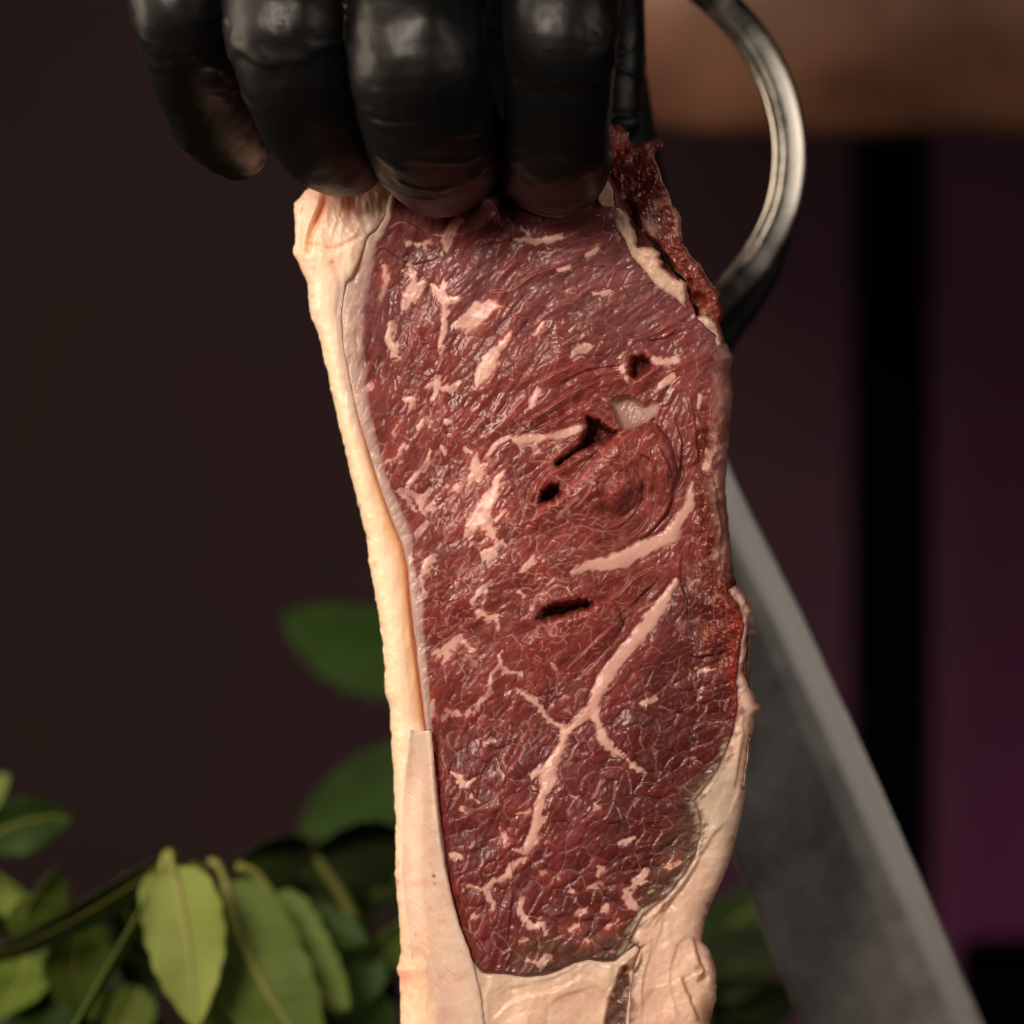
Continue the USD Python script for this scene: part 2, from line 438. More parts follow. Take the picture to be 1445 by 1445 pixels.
TRIM_POLY = [(863, 175), (868, 179), (874, 176), (881, 184), (889, 187), (886, 195), (894, 206), (909, 201), (916, 197), (924, 195), (931, 196), (937, 202), (934, 211), (926, 212), (922, 220),
             (926, 232), (932, 245), (939, 265), (944, 272), (947, 287), (955, 296), (962, 307), (960, 322), (964, 344), (975, 360), (989, 374), (995, 386), (1001, 399), (1016, 414), (1021, 444),
             (1016, 456), (1019, 470), (1023, 484), (1010, 492), (998, 470), (990, 452), (984, 449), (976, 438), (972, 425), (972, 412), (969, 396), (952, 382), (942, 362), (929, 347), (912, 330),
             (899, 309), (894, 290), (874, 277), (860, 247), (851, 227), (838, 218), (845, 190)]
SEAM = [(838, 236), (848, 238), (860, 252), (867, 268), (874, 284), (884, 300), (894, 319), (899, 335), (899, 347), (909, 348), (922, 350), (932, 357), (930, 364), (937, 370), (934, 377), (946, 386),
        (949, 390), (962, 394), (969, 400), (970, 418), (971, 434), (980, 446), (994, 444), (1002, 448), (1012, 458), (1016, 470), (1021, 486), (1014, 494), (1004, 488), (998, 474), (990, 462), (980, 454),
        (969, 440), (957, 428), (944, 419), (929, 409), (915, 392), (903, 378), (892, 367), (879, 339), (866, 318), (852, 299), (843, 282), (836, 268)]

VEINS = [   # the large veins of fat (x, y, width)
    [(720, 617, 5), (735, 623, 13), (752, 619, 12), (770, 618, 8), (795, 612, 13), (815, 606, 12), (826, 600, 5)], [(720, 617, 5), (702, 627, 6), (692, 640, 6), (688, 648, 5)],
    [(807, 809, 7), (827, 799, 13), (857, 797, 19), (882, 789, 22), (907, 775, 23), (927, 766, 18), (944, 759, 17), (957, 739, 17), (972, 715, 13), (977, 690, 9), (979, 680, 4)],
    [(955, 820, 6), (939, 845, 13), (919, 872, 19), (899, 899, 19), (879, 924, 18), (859, 949, 16), (844, 977, 16), (836, 1000, 17), (820, 1012, 12), (802, 1029, 8)],
    [(840, 1005, 12), (844, 1026, 12), (854, 1046, 14), (869, 1061, 9), (879, 1066, 3)], [(886, 1072, 4), (893, 1080, 9), (903, 1086, 6)],
    [(802, 1029, 8), (797, 1036, 9), (792, 1054, 10), (780, 1074, 12), (772, 1088, 22), (776, 1104, 18), (765, 1121, 10), (759, 1142, 12), (757, 1167, 14), (751, 1186, 14), (739, 1201, 9), (724, 1200, 4)],
    [(770, 1089, 14), (747, 1094, 6)], [(739, 1211, 5), (721, 1222, 9), (719, 1236, 10), (700, 1242, 8), (685, 1256, 9), (693, 1271, 7), (697, 1282, 5), (690, 1297, 2)], [(684, 1257, 4), (657, 1249, 3)],
    [(730, 972, 3), (755, 992, 7), (777, 1017, 5), (792, 1025, 9), (797, 1034, 7)],
]
FLECKS = [
    [(543, 375, 4), (543, 394, 10), (541, 409, 10), (537, 426, 4)], [(579, 372, 3), (583, 394, 6), (585, 407, 15), (576, 420, 16), (569, 433, 8)], [(585, 405, 12), (599, 399, 4)], [(569, 382, 4), (581, 389, 4)],
    [(609, 402, 3), (619, 414, 12), (629, 424, 10), (649, 422, 5), (664, 414, 3)], [(627, 394, 3), (624, 414, 7), (628, 439, 6), (625, 464, 7), (622, 487, 9), (619, 497, 3)],
    [(643, 459, 10), (662, 452, 26), (676, 440, 28), (691, 433, 15), (706, 434, 4)], [(662, 455, 12), (659, 475, 3)], [(552, 459, 8), (549, 472, 6), (556, 489, 9), (558, 504, 6), (564, 506, 3)],
    [(507, 447, 3), (507, 489, 4), (507, 509, 3)], [(627, 352, 4), (631, 335, 12), (639, 317, 10), (648, 309, 8)], [(719, 474, 5), (704, 492, 15), (691, 509, 17), (680, 529, 15), (671, 544, 3)],
    [(617, 531, 4), (618, 546, 10), (612, 564, 4)], [(599, 546, 3), (610, 540, 4), (618, 546, 9), (634, 549, 7), (649, 541, 3)], [(525, 543, 7), (513, 551, 6)], [(572, 566, 4), (584, 564, 7), (579, 576, 3)],
    [(574, 340, 4), (589, 345, 5), (607, 342, 5)], [(727, 339, 3), (757, 339, 8), (777, 339, 11), (792, 334, 4)], [(735, 319, 4), (745, 330, 5)], [(842, 347, 4), (830, 359, 6)], [(787, 379, 3), (802, 377, 5)],
    [(840, 414, 6), (857, 413, 4)], [(767, 456, 4), (755, 471, 6)], [(830, 486, 6), (815, 496, 9), (810, 503, 4)], [(922, 507, 9), (944, 510, 10), (957, 510, 4)], [(950, 533, 9), (932, 545, 6)], [(878, 520, 5), (884, 535, 7)],
    [(672, 637, 3), (672, 663, 13), (677, 676, 8)], [(672, 663, 8), (684, 657, 4)], [(668, 672, 7), (652, 686, 5), (644, 690, 6)], [(654, 632, 3), (668, 640, 4)],
    [(709, 665, 4), (697, 694, 12), (685, 719, 21), (670, 738, 19), (657, 753, 7)], [(684, 735, 16), (689, 748, 15), (700, 763, 6)], [(709, 764, 4), (698, 774, 6), (689, 784, 15), (689, 796, 4)], [(682, 782, 8), (690, 784, 8)],
    [(752, 788, 4), (745, 798, 10), (737, 805, 6)], [(607, 635, 4), (602, 652, 6), (590, 667, 6), (575, 687, 4)], [(565, 692, 7), (585, 699, 6), (595, 710, 6), (597, 724, 7)], [(593, 703, 4), (609, 692, 3)], [(598, 720, 5), (609, 712, 4)],
    [(567, 696, 5), (580, 712, 4), (590, 722, 3)], [(542, 652, 5), (560, 645, 4), (570, 627, 6)], [(562, 600, 3), (555, 612, 3)], [(632, 595, 8)], [(624, 632, 5), (628, 638, 4)], [(602, 587, 4), (592, 603, 4)], [(762, 550, 5), (752, 565, 5), (749, 577, 2)],
    [(612, 783, 5), (601, 799, 9), (595, 814, 4), (595, 828, 6), (598, 840, 3)], [(590, 755, 11), (602, 740, 6)], [(667, 849, 6), (677, 834, 5), (694, 822, 3)], [(677, 864, 6), (689, 869, 7), (701, 872, 4), (702, 889, 3)], [(780, 818, 6), (770, 825, 3)],
    [(612, 925, 6), (630, 915, 9), (647, 900, 7)], [(630, 915, 6), (630, 931, 4)], [(652, 905, 4), (664, 916, 3)], [(704, 927, 3), (707, 938, 8), (694, 952, 5), (689, 975, 9), (679, 987, 6), (674, 1002, 3)], [(707, 940, 8), (716, 948, 7), (733, 950, 4)],
    [(630, 1001, 4), (650, 1007, 4), (668, 1004, 3)], [(684, 1049, 8), (694, 1044, 3)], [(610, 987, 5), (607, 1009, 5)], [(627, 1014, 4), (632, 1004, 3)], [(777, 934, 3), (787, 947, 4)], [(797, 915, 3), (782, 929, 4)],
    [(636, 1090, 3), (646, 1096, 10), (652, 1107, 10)], [(637, 1206, 3), (648, 1209, 5)], [(737, 1268, 4), (735, 1283, 7), (738, 1297, 9), (750, 1307, 6), (764, 1304, 4), (770, 1317, 7)], [(744, 1356, 6), (759, 1359, 7), (772, 1349, 8)],
    [(843, 1222, 4), (850, 1226, 8), (843, 1236, 4)], [(912, 1230, 6), (902, 1244, 9), (882, 1256, 11), (888, 1272, 15), (896, 1279, 9)], [(900, 1246, 5), (920, 1244, 3)], [(767, 1234, 5), (772, 1234, 5)], [(734, 1329, 3), (745, 1325, 3)], [(826, 1327, 6)],
    [(854, 1282, 8)], [(804, 1312, 4), (816, 1308, 4)], [(872, 1298, 5), (855, 1312, 4)], [(828, 1252, 3), (845, 1247, 3)], [(815, 1290, 5), (826, 1285, 4)], [(841, 1135, 4), (845, 1142, 7)], [(804, 1122, 4), (815, 1126, 3)], [(774, 1187, 4), (769, 1190, 3)],
    [(667, 1125, 3), (675, 1132, 2)], [(650, 1142, 6), (656, 1148, 4)], [(670, 1294, 4), (680, 1290, 3)], [(704, 1172, 4), (716, 1190, 3)], [(747, 1145, 4), (730, 1147, 3)], [(1000, 640, 12), (996, 660, 8)], [(988, 560, 8), (986, 575, 5)], [(985, 945, 5), (1010, 945, 3)],
    [(905, 993, 3), (925, 988, 4)], [(860, 565, 4), (850, 562, 3)], [(700, 735, 3), (712, 722, 3)], [(657, 1110, 3), (668, 1100, 2)], [(873, 1190, 3), (895, 1185, 4)], [(940, 1225, 4), (958, 1215, 3)], [(760, 815, 4)], [(734, 836, 4), (740, 842, 3)], [(808, 1257, 3)], [(790, 1240, 3)],
]
MEMBRANE = [(858, 566), (874, 560), (889, 560), (900, 566), (909, 572), (920, 566), (932, 569), (927, 582), (915, 594), (904, 600), (890, 606), (879, 607), (872, 592), (866, 578)]
CAVITIES = [   # outline, depth in millimetres, softness of the lip in pixels
    ([(889, 513), (896, 504), (908, 502), (918, 508), (921, 516), (914, 523), (904, 530), (897, 534), (889, 528)], 4.5, 6),
    ([(828, 588), (842, 592), (856, 600), (868, 607), (877, 608), (868, 615), (855, 624), (842, 628), (832, 633), (821, 634), (805, 645), (790, 655), (786, 652), (802, 640), (818, 628), (826, 612)], 7.0, 6),
    ([(760, 702), (765, 690), (776, 684), (786, 686), (793, 693), (784, 703), (773, 709), (762, 709)], 6.0, 5),
    ([(757, 874), (764, 862), (776, 855), (800, 851), (820, 846), (836, 850), (838, 854), (822, 860), (800, 868), (778, 873)], 6.0, 6),
]


def flow_angle(X, Y):
    """Direction of the grain (radians, pixel axes) blended from a few places on the steak."""
    K = [(560, 340, -70), (560, 460, -78), (640, 380, -60), (700, 330, -45), (800, 380, -32), (900, 420, -28), (820, 500, -25), (700, 520, -55), (600, 600, -65), (760, 590, -35), (930, 480, -35),
         (660, 720, -55), (600, 850, -40), (700, 850, -30), (780, 770, -35), (850, 740, -28), (950, 600, -75), (980, 700, -80), (1000, 800, -80), (800, 900, -35), (900, 850, -50), (760, 980, -50),
         (680, 1050, -62), (900, 1000, -60), (980, 960, -30), (1000, 1050, -28), (880, 1120, -50), (960, 1150, -30), (700, 1180, -65), (800, 1220, -55), (900, 1250, -35), (700, 1320, -70), (840, 1320, -50)]
    c = s = 0
    for x, y, a in K:
        w = 1.0 / (((X - x) ** 2 + (Y - y) ** 2) / 60 ** 2 + 0.25) ** 1.5
        c = c + w * math.cos(2 * math.radians(a)); s = s + w * math.sin(2 * math.radians(a))
    return 0.5 * np.arctan2(s, c)


GX, GY, GS = 400.0, 180.0, 1.5            # a raster of grain over the steak
gw, gh = int(700 / GS), int(1330 / GS)


def grain_raster(seed, length, blur):
    rng = np.random.default_rng(seed)
    n = gaussian_filter(rng.standard_normal((gh, gw)), blur)
    n /= n.std()
    X, Y = np.meshgrid(GX + np.arange(gw) * GS, GY + np.arange(gh) * GS)
    ang = flow_angle(X, Y) + 1.5 * (fbm2(X, Y, 38.0, seed + 3) - 0.5)
    vx, vy = np.cos(ang), np.sin(ang)
    acc = n.copy()
    for sgn in (1, -1):
        u, v = np.meshgrid(np.arange(gw) * 1.0, np.arange(gh) * 1.0)
        for k in range(length):
            ax = map_coordinates(vx, [v, u], order=1, mode="nearest"); ay = map_coordinates(vy, [v, u], order=1, mode="nearest")
            u += sgn * ax; v += sgn * ay
            acc += map_coordinates(n, [v, u], order=1, mode="reflect")
    return (acc - acc.mean()) / acc.std()


GRAIN_F, GRAIN_C = grain_raster(5, 7, 0.8), grain_raster(9, 22, 2.4)


def sample(raster, x, y):
    return map_coordinates(raster, [(y - GY) / GS, (x - GX) / GS], order=1, mode="nearest")


def cells(x, y, size, stretch, seed):
    """Muscle bundles: for every point the closeness to a border between bundles (0 on it), a random number of its bundle and one of the border."""
    rng = np.random.default_rng(seed)
    gx, gy = np.meshgrid(np.arange(390, 1100, size), np.arange(190, 1420, size))
    sx = (gx + rng.uniform(-0.48, 0.48, gx.shape) * size).ravel(); sy = (gy + rng.uniform(-0.48, 0.48, gy.shape) * size).ravel()
    rnd = rng.random(len(sx))
    sa = flow_angle(sx, sy) + rng.normal(0, 0.25, len(sx))
    wob = 0.35 * size
    wx = x + wob * (fbm2(x, y, size * 0.9, seed + 11, 3) - 0.5) * 2; wy = y + wob * (fbm2(x, y, size * 0.9, seed + 21, 3) - 0.5) * 2
    _, nn = cKDTree(np.stack([sx, sy], 1)).query(np.stack([wx, wy], 1), k=9)
    dx, dy = wx[:, None] - sx[nn], wy[:, None] - sy[nn]
    ca, sn = np.cos(sa[nn]), np.sin(sa[nn])
    d = np.hypot((dx * ca + dy * sn) / stretch, (-dx * sn + dy * ca)) * (0.85 + 0.3 * rnd[nn])
    o = np.argsort(d, 1)[:, :2]
    r = np.arange(len(x))
    i0, i1 = nn[r, o[:, 0]], nn[r, o[:, 1]]
    ta = rng.uniform(0, 2 * np.pi, len(sx))
    tilt = ((wx - sx[i0]) * np.cos(ta[i0]) + (wy - sy[i0]) * np.sin(ta[i0])) / size
    return (d[r, o[:, 1]] - d[r, o[:, 0]]) / size, rnd[i0], ((i0 + i1) * 0.6180339) % 1.0, tilt


CAP_POLY = CAP_OUT + CAP_IN[::-1]


rng = np.random.default_rng(12)
SPECKS = []
while len(SPECKS) < 330:                       # small flecks of marbling lying along the grain
    px, py = rng.uniform(505, 1000), rng.uniform(320, 1365)
    want = 0.9 if 560 < py < 1000 and px < 780 else 0.55 if px < 860 else 0.3
    if rng.random() > want or not inside_poly(LEAN_POLY, np.array([px]), np.array([py]))[0]:
        continue
    a = float(flow_angle(np.array([px]), np.array([py]))[0]) + rng.normal(0, 0.35)
    L, w_ = rng.gamma(2.0, 3.2) + 2, rng.uniform(1.0, 3.6)
    SPECKS.append([(px, py, w_), (px + L * math.cos(a), py + L * math.sin(a), w_ * rng.uniform(0.3, 1.0))])


def lean_fields(x, y):
    out = {}
    wx = x + 5 * (fbm2(x, y, 14.0, 1, 3) - 0.5) * 2; wy = y + 5 * (fbm2(x, y, 14.0, 2, 3) - 0.5) * 2
    w2x = wx + 2.2 * (fbm2(x, y, 5.0, 21, 2) - 0.5) * 2; w2y = wy + 2.2 * (fbm2(x, y, 5.0, 22, 2) - 0.5) * 2
    out["vein"] = stroke_sd(VEINS, x + 0.7 * (w2x - x), y + 0.7 * (w2y - y))
    wx, wy = w2x, w2y
    out["fleck"] = stroke_sd(FLECKS, wx, wy)
    out["speck"] = stroke_sd(SPECKS, x + 0.8 * (wx - x), y + 0.8 * (wy - y))
    out["cell_s"] = cells(x, y, 10.0, 1.9, 31)
    out["cell_l"] = cells(x, y, 25.0, 1.7, 32)
    out["gf"], out["gc"] = sample(GRAIN_F, x, y), sample(GRAIN_C, x, y)
    # weights of the regions: wrinkled upper part, bundles below
    out["low"] = smoothstep(930, 1080, y + 0.25 * (x - 700))
    out["up"] = 1 - smoothstep(560, 720, y - 0.25 * (x - 700))
    return out


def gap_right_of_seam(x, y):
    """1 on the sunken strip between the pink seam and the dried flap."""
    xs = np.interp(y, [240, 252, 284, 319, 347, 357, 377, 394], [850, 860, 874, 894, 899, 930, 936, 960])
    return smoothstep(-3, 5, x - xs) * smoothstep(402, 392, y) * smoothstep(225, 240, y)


NOD = (873.0, 693.0)


def lean_shape(x, y, d):
    F = lean_fields(x, y)
    lean_shape.F = F
    h = 5.0 + 2.0 * np.sin(np.clip((x - 480) / 560, 0, 1) * np.pi) + 1.8 * (fbm2(x, y, 130.0, 3, 3) - 0.5) * 2
    fat = np.maximum(smoothstep(2.0, -2.0, F["vein"]), smoothstep(2.0, -2.0, F["fleck"]))
    up, low = F["up"], F["low"]
    bs, rs, _, ts = F["cell_s"]; bl, rl, _, tl = F["cell_l"]
    dome_s = 1 - np.exp(-bs / 0.16); dome_l = 1 - np.exp(-bl / 0.13)
    keep = 1 - 0.75 * fat
    h += keep * dome_s * (0.05 - 0.01 * low)
    h += keep * dome_l * (0.06 + 0.13 * low) * (1 - 0.5 * up)
    h += keep * (tl * (0.08 + 0.20 * low) + ts * (0.05 - 0.01 * low)) * (1 - 0.4 * up)
    h += keep * (rl - 0.5) * 0.14 * (1 - np.exp(-bl / 0.25))
    h += keep * (0.022 + 0.018 * up) * F["gf"]
    h += keep * (0.03 + 0.10 * up) * F["gc"] * smoothstep(0.36, 0.62, fbm2(x, y, 33.0, 23, 3)) + keep * 0.16 * up * (-np.exp(-(bl / 0.05) ** 2)) * smoothstep(0.4, 0.6, fbm2(x, y, 40.0, 24, 3))
    h += 0.022 * (fbm2(x, y, 6.0, 4, 3) - 0.5) * 2 * keep
    h += 0.6 * (fbm2(x, y, 38.0, 8, 3) - 0.5) * 2
    # veins stand a little proud with rounded shoulders
    h += 0.14 * np.sqrt(np.clip(-F["vein"] / 7.0, 0, 1)) - 0.15 * np.exp(-((F["vein"] - 2.5) / 2.5) ** 2)
    h += 0.08 * smoothstep(1, -3, F["fleck"]) - 0.04 * np.exp(-((F["fleck"] - 2.0) / 2.0) ** 2)
    h -= 3.0 * gap_right_of_seam(x, y)
    for tx, ty, tr in ((490, 214, 67), (628, 228, 80), (783, 236, 77)):      # pressed in by the fingertips
        q = np.hypot(x - tx, y - ty) - tr
        h += (1.0 * np.exp(-((q - 24) / 12) ** 2) - 1.3 * np.exp(-(q / 10) ** 2)) * smoothstep(230, 280, y)
    # the curled knot of muscle with folds round it
    ang = math.radians(-62)
    dx, dy = x - NOD[0], y - NOD[1]
    e = np.hypot((dx * math.cos(ang) + dy * math.sin(ang)) / 36, (-dx * math.sin(ang) + dy * math.cos(ang)) / 24)
    th = np.arctan2(dy, dx)
    wob = 0.42 * (fbm2(x, y, 26.0, 14, 3) - 0.5) * 2
    ew = e + wob
    e2 = np.hypot((dx * math.cos(ang) + dy * math.sin(ang)) / 33, (-dx * math.sin(ang) + dy * math.cos(ang)) / 21) + 0.5 * wob
    h += 1.3 * np.clip(1 - e2 ** 2, 0, 1) * (1.0 - 0.014 * dx) + 1.0 * np.exp(-((e - 1.9) / 0.7) ** 2) * (x > 5000)
    for pts, top_, r_, y0_, y1_ in (([(742, 735), (765, 712), (795, 690), (822, 660), (845, 632), (868, 612), (900, 598), (928, 598), (946, 622), (955, 660), (950, 705), (930, 745), (895, 772), (850, 785), (800, 770), (765, 752)], 2.3, 22, 770, 660),
                                    ([(735, 905), (760, 882), (800, 866), (840, 854), (868, 858), (880, 880), (862, 915), (822, 945), (780, 955), (745, 945)], 1.3, 24, 940, 875)):
        q = np.clip(-(sdf(pts, x, y) + 3.0 * (fbm2(x, y, 18.0, 44, 3) - 0.5) * 2) / r_, 0, 1)
        h += top_ * np.sqrt(1 - (1 - q) ** 2) * smoothstep(y0_, y1_, y + 0.25 * (x - 850))
    h -= 0.8 * np.exp(-((e - 1.25 + 0.9 * wob) / 0.24) ** 2) * (0.5 + 0.45 * np.cos(th - 0.5))
    # long creases
    creases = [([(893, 660), (903, 676), (905, 697), (897, 720), (880, 738), (862, 748)], -1.0, 4.0), ([(846, 668), (842, 690), (847, 712), (852, 728)], 0.6, 2.6),
               ([(852, 645), (872, 652), (890, 648)], 1.0, 3.4), ([(905, 640), (922, 655), (929, 682), (922, 708)], 1.2, 3.0), ([(915, 728), (898, 750), (872, 765), (846, 770)], -1.0, 3.6),
               ([(930, 630), (941, 652), (950, 672)], 1.0, 3), ([(951, 690), (940, 722), (920, 748), (900, 764)], -1.1, 3.4), ([(958, 640), (966, 668), (956, 690)], -0.7, 3), ([(880, 780), (850, 788), (826, 790)], -0.6, 3),
               ([(868, 672), (880, 664), (892, 670)], 0.6, 2), ([(800, 735), (830, 748), (848, 762)], 0.6, 2.5), ([(815, 715), (832, 692), (840, 668)], 0.6, 4), ([(858, 690), (872, 682), (886, 688)], 0.35, 2),
                              ([(735, 598), (770, 578), (806, 553), (850, 535), (885, 531)], 1.0, 3.0), ([(745, 612), (790, 590), (822, 570), (850, 556)], 1.0, 3.0), ([(790, 540), (830, 522), (880, 515)], 0.9, 3.5),
               ([(750, 545), (800, 518), (840, 505)], 0.6, 3), ([(885, 478), (920, 470), (950, 452)], 0.9, 3), ([(915, 480), (935, 478), (950, 470), (955, 462)], 0.6, 2.2),
               ([(752, 730), (757, 700), (772, 672), (800, 655), (822, 640)], 1.3, 3.5), ([(735, 742), (744, 705), (757, 680), (775, 660)], 0.8, 3), ([(796, 692), (818, 668), (838, 640), (858, 622), (890, 605), (925, 590)], 1.2, 4),
               ([(950, 590), (962, 620), (960, 660), (945, 700)], 1.2, 3.5), ([(975, 560), (985, 640), (975, 660)], 1.0, 3), ([(1002, 555), (1000, 600), (998, 640), (1003, 660)], 1.0, 3.5),
               ([(838, 852), (870, 840), (895, 815), (925, 800)], 1.3, 4), ([(838, 855), (860, 850), (874, 862), (878, 878)], 0.7, 3), ([(885, 860), (905, 840), (930, 815)], 0.8, 3),
               ([(795, 948), (830, 915), (862, 885), (888, 862)], 0.8, 2.6), ([(815, 960), (845, 930), (875, 900)], 0.5, 2.2), ([(962, 905), (975, 925), (1000, 925), (1040, 912)], 0.5, 4), ([(962, 780), (960, 815), (968, 850), (972, 900)], 0.5, 5),
               ([(890, 1155), (915, 1158), (950, 1150), (988, 1142)], 1.1, 3), ([(522, 370), (540, 350), (560, 362), (582, 372), (605, 368), (620, 362)], 0.45, 3.2), ([(548, 322), (570, 312), (590, 322), (600, 334)], 0.6, 3),
               ([(690, 412), (720, 408), (750, 388), (790, 372)], 0.7, 2.4), ([(680, 345), (720, 338), (755, 318)], 0.6, 2.2), ([(592, 482), (602, 480), (616, 486), (640, 490)], 0.5, 2),
               ([(720, 1190), (722, 1270), (716, 1330)], 0.5, 2), ([(890, 1240), (905, 1215), (935, 1205)], 0.5, 2.2), ([(1000, 660), (1010, 690), (1018, 760), (1012, 800)], 0.5, 5)]
    cw = 3 * (fbm2(x, y, 16.0, 16, 2) - 0.5) * 2
    for k, (pts, dep, wd) in enumerate(creases):
        h += fold(pts, x, y, 0.75 * dep * (1 if k % 3 else -1), 3.2 * wd, cw, 1.3, k)
    # the membrane bridging the hollow lies deeper than its lip
    sm = sdf(MEMBRANE, x, y)
    h -= 1.8 * smoothstep(3, -5, sm) * smoothstep(940, 890, x + 0.3 * (y - 580))
    lean_shape.hole = np.zeros_like(x)
    for pts, dep, soft in CAVITIES:
        m = (np.abs(x - np.mean([p[0] for p in pts])) < 110) & (np.abs(y - np.mean([p[1] for p in pts])) < 90)
        q = sdf(pts, x[m] + cw[m] * 1.2, y[m] - cw[m] * 1.2) + 4.5 * (fbm2(x[m], y[m], 9.0, 19, 3) - 0.5) * 2
        k = smoothstep(0.6 * soft, -1.3 * soft, q)
        h[m] += -0.85 * dep * k + 0.55 * np.exp(-((q - 8) / 7.0) ** 2) * (0.3 + 1.2 * fbm2(x[m], y[m], 20.0, 18, 2)) + k * 1.6 * (fbm2(x[m], y[m], 8.0, 17, 3) - 0.5)
        lean_shape.hole[m] = np.maximum(lean_shape.hole[m], k)
    # rounded rim on the right, where the steak turns away
    h += np.interp(y, [560, 640], [2.4, 1.1]) * smoothstep(70, 0, dist_line(CAP_IN, x, y))* smoothstep(1040, 960, y)
    dr = dist_line(RIGHT_OUT[:11], x, y)
    R = 26.0
    t = np.clip(dr / R, 0, 1)
    h -= 5.5 * (1 - np.sqrt(1 - (1 - t) ** 2))
    # ragged dark bark between x 985 and the outer membrane
    bark = smoothstep(978, 992, x + 5 * (fbm2(x, y, 18, 41, 2) - 0.5) - 0.02 * (y - 700)) * smoothstep(560, 620, y) * (1 - smoothstep(920, 960, y))
    h += bark * 1.6 * (fbm2(x, y, 17.0, 42, 4) - 0.5) * 2
    # falls in below the fat that laps over it
    for pts in (FLAP, RFAT, BFAT, CAP_POLY):
        h -= 3.2 * smoothstep(2, -9, sdf(pts, x, y))
    h -= 1.2 * smoothstep(14, 0, dist_line(FLAP[4:16], x, y)) * smoothstep(1015, 1060, y)
    return h


def lean_colour(x, y, front):
    F = lean_shape.F
    n = len(x); m = len(F["vein"])
    pad = lambda a: np.concatenate([a, np.zeros(n - m)]) if n > m else a
    mixc = lambda a, b, k: a + (np.asarray(b) - a) * k[:, None]
    f1 = fbm2(x, y, 60.0, 51, 4); f2 = fbm2(x, y, 15.0, 52, 3)
    up, low = pad(F["up"]), pad(F["low"])
    c = np.tile(np.array([0.25, 0.046, 0.039]), (n, 1))
    mauve = smoothstep(560, 340, y - 0.15 * (x - 560)) * smoothstep(0.30, 0.62, f1 + 0.12)
    c = mixc(c, (0.20, 0.060, 0.061), mauve)
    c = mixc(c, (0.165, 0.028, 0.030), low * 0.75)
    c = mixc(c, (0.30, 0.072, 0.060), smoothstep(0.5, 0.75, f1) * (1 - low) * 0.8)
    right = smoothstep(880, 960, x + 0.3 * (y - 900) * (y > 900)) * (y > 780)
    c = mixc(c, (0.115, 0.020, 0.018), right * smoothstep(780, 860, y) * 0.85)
    bark = smoothstep(976, 994, x - 0.02 * (y - 700)) * smoothstep(540, 620, y) * (1 - smoothstep(930, 990, y))
    c = mixc(c, (0.16, 0.022, 0.014), bark * 0.85)
    c = mixc(c, (0.42, 0.10, 0.045), bark * smoothstep(0.58, 0.7, fbm2(x, y, 14.0, 59, 3)) * 0.4)
    # brownish oxidised stretches by the lower and the right fat
    brown = smoothstep(1300, 1345, y + 10 * (f2 - 0.5)) * smoothstep(690, 760, x) + smoothstep(945, 985, x + 0.45 * (y - 1120) + 16 * (f2 - 0.5)) * smoothstep(1060, 1120, y)
    c = mixc(c, (0.125, 0.064, 0.040), np.clip(brown, 0, 1) * 0.75)
    c *= (0.85 + 0.3 * f2)[:, None]
    bs, rs, es, _ = (pad(a) for a in F["cell_s"]); bl, rl, el, _ = (pad(a) for a in F["cell_l"])
    c *= (0.88 + 0.24 * rl)[:, None]
    c *= 0.82
    c *= np.clip(1 + 0.11 * sample(GRAIN_F, x, y) + 0.07 * sample(GRAIN_C, x, y), 0.5, 1.6)[:, None]
    # pale connective threads on some borders
    patch = smoothstep(0.42, 0.62, fbm2(x, y, 70.0, 53, 3))
    mid = smoothstep(540, 640, y) * (1 - smoothstep(980, 1100, y)) * (1 - 0.6 * smoothstep(800, 900, x))
    th_s = np.exp(-(bs / 0.11) ** 2) * (es < 0.36) * (0.12 + 0.62 * mid * patch + 0.05 * low)
    th_l = np.exp(-(bl / 0.045) ** 2) * (el < 0.42) * (0.25 + 0.4 * mid + 0.15 * low)
    k = np.clip(np.maximum(th_s, th_l), 0, 1) * (f2 + 0.3)
    c = mixc(c, (0.55, 0.27, 0.23), np.clip(k, 0, 0.85))
    # tiny white specks
    sp = fbm2(x, y, 7.0, 54, 2); c = mixc(c, (0.58, 0.33, 0.28), smoothstep(0.80, 0.88, sp) * 0.8)
    redhalo = smoothstep(0.46, 0.62, fbm2(x, y, 55.0, 57, 3))
    fl, vn = pad(F["fleck"]), pad(F["vein"])
    if n > m:
        fl[m:] = 30; vn[m:] = 30
    c = mixc(c, (0.40, 0.075, 0.055), np.exp(-np.clip(fl, 0, 99) / 6.0) * redhalo * 0.7)
    spk = pad(F["speck"])
    if n > m:
        spk[m:] = 30
    c = mixc(c, (0.64, 0.36, 0.30), smoothstep(1.2, -1.2, spk) * (0.25 + 0.75 * smoothstep(0.35, 0.65, fbm2(x, y, 24.0, 56, 3))) * 0.75)
    fatc = np.array([0.72, 0.42, 0.355]) * (0.93 + 0.14 * f2)[:, None]
    kf = smoothstep(2.4, -1.4, fl + 1.5 * sample(GRAIN_F, x, y)) * (0.55 + 0.45 * smoothstep(0.3, 0.55, f2)); kv = smoothstep(2.6, -2.4, vn + 1.6 * sample(GRAIN_F, x, y))
    c = c + (fatc - c) * kf[:, None]
    vc = np.array([0.66, 0.365, 0.305]) * (0.92 + 0.16 * f1)[:, None]
    c = c + (vc - c) * kv[:, None]
    sm = sdf(MEMBRANE, x, y); c = mixc(c, (0.40, 0.22, 0.185), smoothstep(2, -3, sm) * 0.9)
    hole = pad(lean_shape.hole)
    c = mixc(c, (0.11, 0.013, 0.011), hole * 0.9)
    # silverskin along the cap of fat
    dc = dist_line(CAP_IN, x, y)
